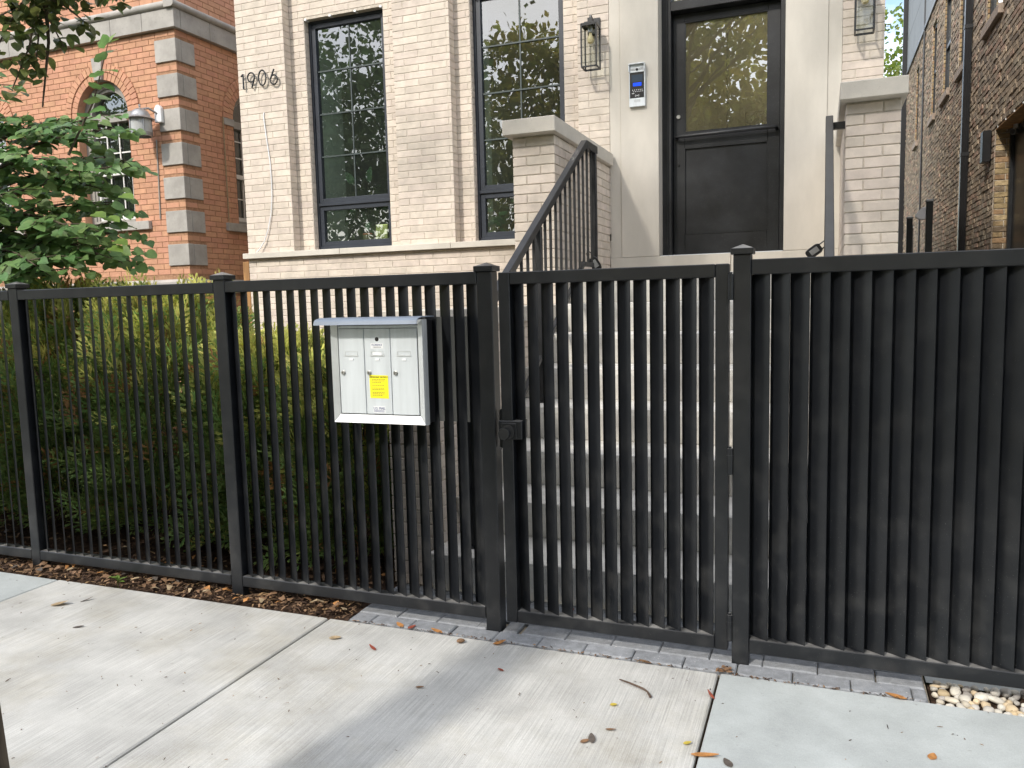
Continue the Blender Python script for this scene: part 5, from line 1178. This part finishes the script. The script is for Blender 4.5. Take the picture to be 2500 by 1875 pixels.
for s_, e in ends:
    s_, e = Vector(s_), Vector(e); e.x -= .17; mid = s_.lerp(e, .5) + Vector((0, 0, .10)) + rv(.05)
    lb.tube([s_, s_.lerp(mid, .5) + Vector((0, 0, .03)), mid, mid.lerp(e, .5) + Vector((0, 0, .02)), e], [.018, .014, .010, .006, .003], 6)
    twig_leaves(mid.lerp(e, .1), mid.lerp(e, .55) + Vector((0, 0, .02)), e, 11)
    for k in range(7):
        t = .30 + .68 * k / 7; p = s_.lerp(mid, t * 2) if t < .5 else mid.lerp(e, t * 2 - 1)
        ax = (e - s_).normalized(); sd = ax.cross(Vector((0, 0, 1))).normalized() * (1 if k % 2 else -1)
        q = p + (ax * R.uniform(.3, .8) + sd * R.uniform(.4, 1) + Vector((0, 0, R.uniform(-.35, .12)))).normalized() * R.uniform(.16, .34)
        if q.y < .12: q.y = .12
        m2 = p.lerp(q, .5) + Vector((0, 0, .025)); lb.tube([p, m2, q], [.005, .0035, .002], 5); twig_leaves(p, m2, q, R.choice((8, 9, 10)))
# upright leader with young leaves
L0, L1, L2 = Vector((-4.42, .72, 2.40)), Vector((-4.24, .78, 2.72)), Vector((-4.11, .8, 3.05))
lb.tube([L0, L1, L2], [.008, .005, .002], 6); twig_leaves(L0, L1, L2, 16, size=(.075, .115), bright=False)
for d_ in ((.06, 0, .02), (.02, .02, .05), (-.05, 0, .02)): leaves.append((L2 + Vector(d_) * .3, Vector(d_).normalized(), Vector((0, -.6, 1)).normalized(), .075, True))
for c in ((-4.02, .62, 1.98), (-3.99, .6, 1.80), (-3.98, .7, 2.12), (-4.05, .55, 2.0), (-3.97, .62, 1.84)): leaves.append((Vector(c), Vector((.9, -.1, -.2)).normalized(), Vector((0, -.5, 1)).normalized(), .10, True))
build('branches', lb, M['bark'], rb, smooth=True)
HV = [(0, 0, 0), (0, .5, -.01), (0, 1.0, -.06), (.24, -.07, .02), (.47, .20, .05), (.43, .55, .04), (.22, .86, 0), (-.24, -.07, .02), (-.47, .20, .05), (-.43, .55, .04), (-.22, .86, 0)]
HF = [(0, 3, 4, 1), (1, 4, 5), (1, 5, 6, 2), (0, 1, 8, 7), (1, 9, 8), (1, 2, 10, 9)]
hm = []
for k in range(4):
    m_ = MB(); m_.add([(x * (1 + .08 * (k - 1.5)), y + .05 * math.sin(9 * x + k), z * R.uniform(.6, 1.8) - .10 * y * y * R.uniform(0, 1.6)) for x, y, z in HV], HF); me = rawmesh('leaf', m_, M['leaf']); me.polygons.foreach_set('use_smooth', [True] * len(me.polygons)); hm.append(me)
hbm = hm[0].copy(); hbm.materials.clear(); hbm.materials.append(M['leafbright'])
def lmat(d, n_):
    x = d.cross(n_).normalized(); z = x.cross(d).normalized(); return Matrix((x, d, z)).transposed()
sc_ = []
for lf in leaves:
    q = px(lf[0]); s_ = lf[3] / q[2] if q and -20 < q[0] < PW and -20 < q[1] < PH else -1; sc_.append((s_, lf))
sc_.sort(key=lambda t: -t[0]); mass = MB(); mass.open = True
for i, (s_, (p, d, n_, L_, brt)) in enumerate(sc_):
    rm = lmat(d, n_)
    if s_ > 0 and (i < 296 or brt):
        inst('leaf', hbm if brt else R.choice(hm), rb, p, rm.to_euler(), (L_, L_, L_))
    else: mass.add([p + rm @ (Vector(v) * L_) for v in R.choice(hm).vertices[:] and [vv.co for vv in R.choice(hm).vertices]], HF)
build('leaf_mass', mass, M['leaf_mass'], rb, kind='stuff', smooth=True)

# arborvitae hedge
def spray(mb, c, d, up, L_, mi):
    d = d.normalized(); side = d.cross(up)
    side = side.normalized() if side.length > .01 else d.orthogonal().normalized(); mb.cur = mi; nn = side.cross(d)
    def frond(p, dd, l_, w_):
        w_ *= 1.9; s2 = dd.cross(nn).normalized(); mb.face([p - s2 * w_ * .5, p + dd * l_ * .55 - s2 * w_ * .62, p + dd * l_, p + dd * l_ * .55 + s2 * w_ * .62])
    frond(c, d, L_, .0055)
    k = 7
    for i in range(k):
        t = .12 + .8 * i / k; p = c + d * (L_ * t) - nn * (.10 * L_ * t * t)
        l_ = L_ * (.62 - .45 * t) * R.uniform(.8, 1.2); s_ = 1 if i % 2 else -1
        dd = (d * .72 + side * s_ * .7 + nn * R.uniform(-.15, .15)).normalized(); frond(p, dd, l_, .0062)
        frond(p + dd * l_ * .45, (dd + d * .8).normalized(), l_ * .5, .005); frond(p + dd * l_ * .3, (dd - d * .3).normalized(), l_ * .4, .005)
def shrub(label, x, y, rx, ry, h, n_, seed):
    rr = random.Random(seed); t = thing('arborvitae_shrub', label, 'shrub', (x, y, 0), 'arborvitae shrubs behind the fence')
    m_ = MB()
    for k in range(7):
        a = rr.uniform(0, 6.28); m_.tube([(x + .04 * math.cos(a), y + .04 * math.sin(a), -.05), (x + .08 * math.cos(a), y + .08 * math.sin(a), h * .4), (x + rx * .5 * math.cos(a), y + ry * .5 * math.sin(a), h * .85)], [.018, .012, .004], 6)
    build('stems', m_, M['twig'], t)
    f = MB(); f.open = True
    for i in range(n_):
        u = rr.uniform(.05, 1.0); a = rr.uniform(0, 2 * math.pi); prof = (.86 + .16 * u) if u < .5 else (.93 * math.sqrt(max(0, 1 - ((u - .5) / .56) ** 2)) + .0)
        q = rr.uniform(.55, 1.02) if i % 4 else rr.uniform(.2, .6)
        lump = 1 + .16 * math.sin(5 * a + 9 * u + seed) + .1 * math.sin(11 * a - 5 * u)
        p = Vector((x + rx * prof * lump * q * math.cos(a), y + ry * prof * lump * q * math.sin(a), h * u))
        if p.y < .085: p.y = .085 + rr.uniform(0, .03)
        d = Vector((math.cos(a) * .8, math.sin(a) * .8, .35 + .9 * u + rr.uniform(-.55, .35))) + Vector((rr.uniform(-.4, .4), rr.uniform(-.4, .4), 0))
        br_ = rr.random() < .07; yel = rr.random() < max(0.04, (u - .48) * 1.5)
        spray(f, p, d, Vector((rr.uniform(-1, 1), rr.uniform(-1, 1), rr.uniform(-.2, 1))), rr.uniform(.13, .23), 2 if br_ else (1 if yel else 0))
    for i in range(22):
        a = rr.uniform(0, 6.28); p = Vector((x + rr.uniform(-.8, .8) * rx, y + rr.uniform(-.3, .2), h * rr.uniform(.84, 1.04))); d = Vector((rr.uniform(-.3, .3), rr.uniform(-.3, .1), 1))
        spray(f, p, d, rv(), rr.uniform(.14, .20), 1)
    build('foliage', f, [M['thuja'], M['thujay'], M['thujab']], t, kind='stuff')
shrub('bushy arborvitae behind the fence left of the first tall post', -6.0, 1.10, .58, .62, 1.36, 1800, 1)
shrub('yellow tipped arborvitae behind the slats just right of the first tall post', -4.85, .98, .60, .60, 1.50, 2900, 2)
shrub('brown flecked arborvitae behind the slats just left of the second tall post', -3.95, .98, .56, .60, 1.45, 2800, 3)
shrub('arborvitae between the second tall post and the mailbox', -3.08, .90, .46, .54, 1.14, 2100, 4)
shrub('low dark arborvitae behind the mailbox against the brick pier', -2.50, .80, .34, .48, 1.02, 1500, 5)

# ================================================================== small loose things
def flatleaf(name, label, loc, L_, W_, yw, mat, cat='leaf', group='fallen leaves on the pavement', curl=.25, tilt=0.0):
    m_ = MB(); m_.open = True
    leafblade(m_, Vector(loc) - Vector((math.cos(yw), math.sin(yw), 0)) * L_ / 2, (math.cos(yw), math.sin(yw), tilt), (0, 0, 1), L_, W_, -curl, 6)
    mz = min(v[2] for v in m_.v); m_.v = [(x, y, z - mz + loc[2]) for x, y, z in m_.v]
    tag(build(name, m_, M[mat], smooth=True, org=loc), label, cat, group)
fl = [('orange curled leaf on the pavement edge in front of the latch post', (-1.228, -.115, .002), .055, .032, .4, 'orangeleaf'), ('orange leaf on the paver edge below the mailbox', (-1.716, -.085, .006), .050, .026, 2.6, 'orangeleaf'),
      ('small crimson leaf beside an orange one on the paver edge', (-1.654, -.09, .006), .038, .024, .9, 'redleaf'), ('flat tan orange leaf lying along the paver edge', (-1.532, -.09, .005), .062, .024, 2.9, 'orangeleaf'),
      ('narrow maroon leaf on the pale slab below the mailbox', (-1.712, -.322, .002), .045, .016, 2.7, 'redleaf'), ('grey brown folded leaf near the front of the slab', (-.672, -.692, .002), .048, .024, 1.9, 'greyleaf'),
      ('pinkish brown leaf touching the grey brown folded one', (-.69, -.712, .002), .032, .02, .8, 'brownleaf'), ('slim brown leaf alone on the slab behind the folded one', (-.628, -.618, .002), .034, .012, .1, 'brownleaf'),
      ('long orange leaf lying across the joint of the two slabs', (-.315, -.672, .002), .085, .024, .1, 'orangeleaf'), ('thin red leaf on the joint of the two slabs', (-.345, -.286, .002), .045, .013, 2.2, 'redleaf'),
      ('little yellow leaf left of the slab joint', (-.377, -.62, .002), .026, .018, .3, 'yellowleaf'), ('round olive yellow leaf below the twig', (-.658, -.457, .002), .025, .02, .2, 'yellowleaf'),
      ('orange leaf alone on the smooth blue grey slab', (.338, -.458, .002), .034, .026, 1.2, 'orangeleaf'), ('dark torn leaf on the smooth slab near the joint', (-.244, -.691, .002), .044, .026, 2.2, 'greyleaf'),
      ('rust leaf on the edge of the last paver', (.266, -.095, .006), .070, .026, 2.9, 'orangeleaf'), ('pale star shaped leaf right of the left slab joint', (-1.922, -.282, .002), .055, .035, .2, 'tanleaf'),
      ('dull purple leaf flat on the left slab', (-3.11, -.544, .002), .050, .020, .5, 'greyleaf'), ('dark curled sliver of leaf on the left slab', (-3.359, -.286, .002), .055, .014, 1.0, 'greyleaf'),
      ('brown leaf flat in the middle of the slab', (-1.368, -.558, .002), .032, .014, .2, 'brownleaf'), ('small red brown leaf in front of the gate', (-1.135, -.334, .002), .028, .013, 2.8, 'redleaf'),
      ('rust leaf caught on the pavers behind the gate', (-1.05, .30, .006), .05, .035, 1.0, 'redleaf'), ('brown leaf among the orange ones along the paver joint', (-.62, -.097, .003), .05, .018, 3.0, 'brownleaf'),
      ('tan crumpled leaf lying on the left slab near the mulch', (-3.44, -.37, .002), .09, .05, .3, 'tanleaf')]
for lab, loc, L_, W_, yw, mt in fl: flatleaf('fallen_leaf', lab, loc, L_, W_, yw, mt, curl=R.uniform(.05, .3))
m_ = MB(); m_.tube([(-.68, -.275, .006), (-.635, -.295, .008), (-.582, -.318, .006), (-.562, -.343, .010), (-.545, -.369, .006)], [.0025, .0035, .004, .0035, .005], 6); tag(build('fallen_twig', m_, M['twig'], smooth=True, org=(-.6, -.31, .006)), 'thin brown twig lying on the pale slab', 'twig')
m_ = MB(); me = PM[2].copy(); me.materials.clear(); me.materials.append(M['brownleaf']); tag(inst('loose_stone', me, None, (-1.387, -.155, .010), (0, 0, .6), (.018, .014, .013)), 'small brown stone on the pavement near the latch post', 'stone')
m_ = MB(); m_.open = True
for k in range(26): chip(m_, (-.322 + R.uniform(-.025, .03), -.09 + R.uniform(-.015, .015), R.uniform(.006, .022)), R.uniform(.015, .035), R.uniform(.006, .014), R.uniform(0, 6), R.uniform(-.6, .6), R.uniform(0, .006))
tag(build('leaf_clump', m_, M['brownleaf'], org=(-.322, -.09, 0)), 'crumbled brown leaf clump at the corner of two slabs by the hinge post', 'leaf clump')
wd = thing('weed_seedling', 'tiny bright green seedling growing in the mulch at the pavement edge', 'seedling', (-3.40, -.06, 0))
for k in range(6):
    a = k * 1.1; m_ = MB(); m_.open = True; leafblade(m_, (-3.40, -.06, .012 + .006 * k), (math.cos(a), math.sin(a) * .7, .5), (0, 0, 1), .045, .022, .3); build('leaf', m_, M['leafbright'], wd, smooth=True)
m_ = MB(); m_.tube([(-3.40, -.06, -.02), (-3.40, -.06, .05)], .002, 5); build('stem', m_, M['leafbright'], wd)
# specks of debris on the pavement
m_ = MB(); m_.open = True
for k in range(260): chip(m_, (R.uniform(-4.5, .9), R.uniform(-1.45, -.11), R.uniform(.002, .004)), R.uniform(.004, .014) * (1.6 if k % 5 == 0 else 1), R.uniform(.002, .005), R.uniform(0, 6.3), R.uniform(-.1, .1), .0005)
for k in range(220): chip(m_, (R.uniform(-1.98, .37), -.099 + R.uniform(-.008, .008), R.uniform(.003, .007)), R.uniform(.005, .022), R.uniform(.003, .007), R.uniform(0, 6.3), R.uniform(-.3, .3), .001)
build('debris_specks', m_, M['chips'], kind='stuff')
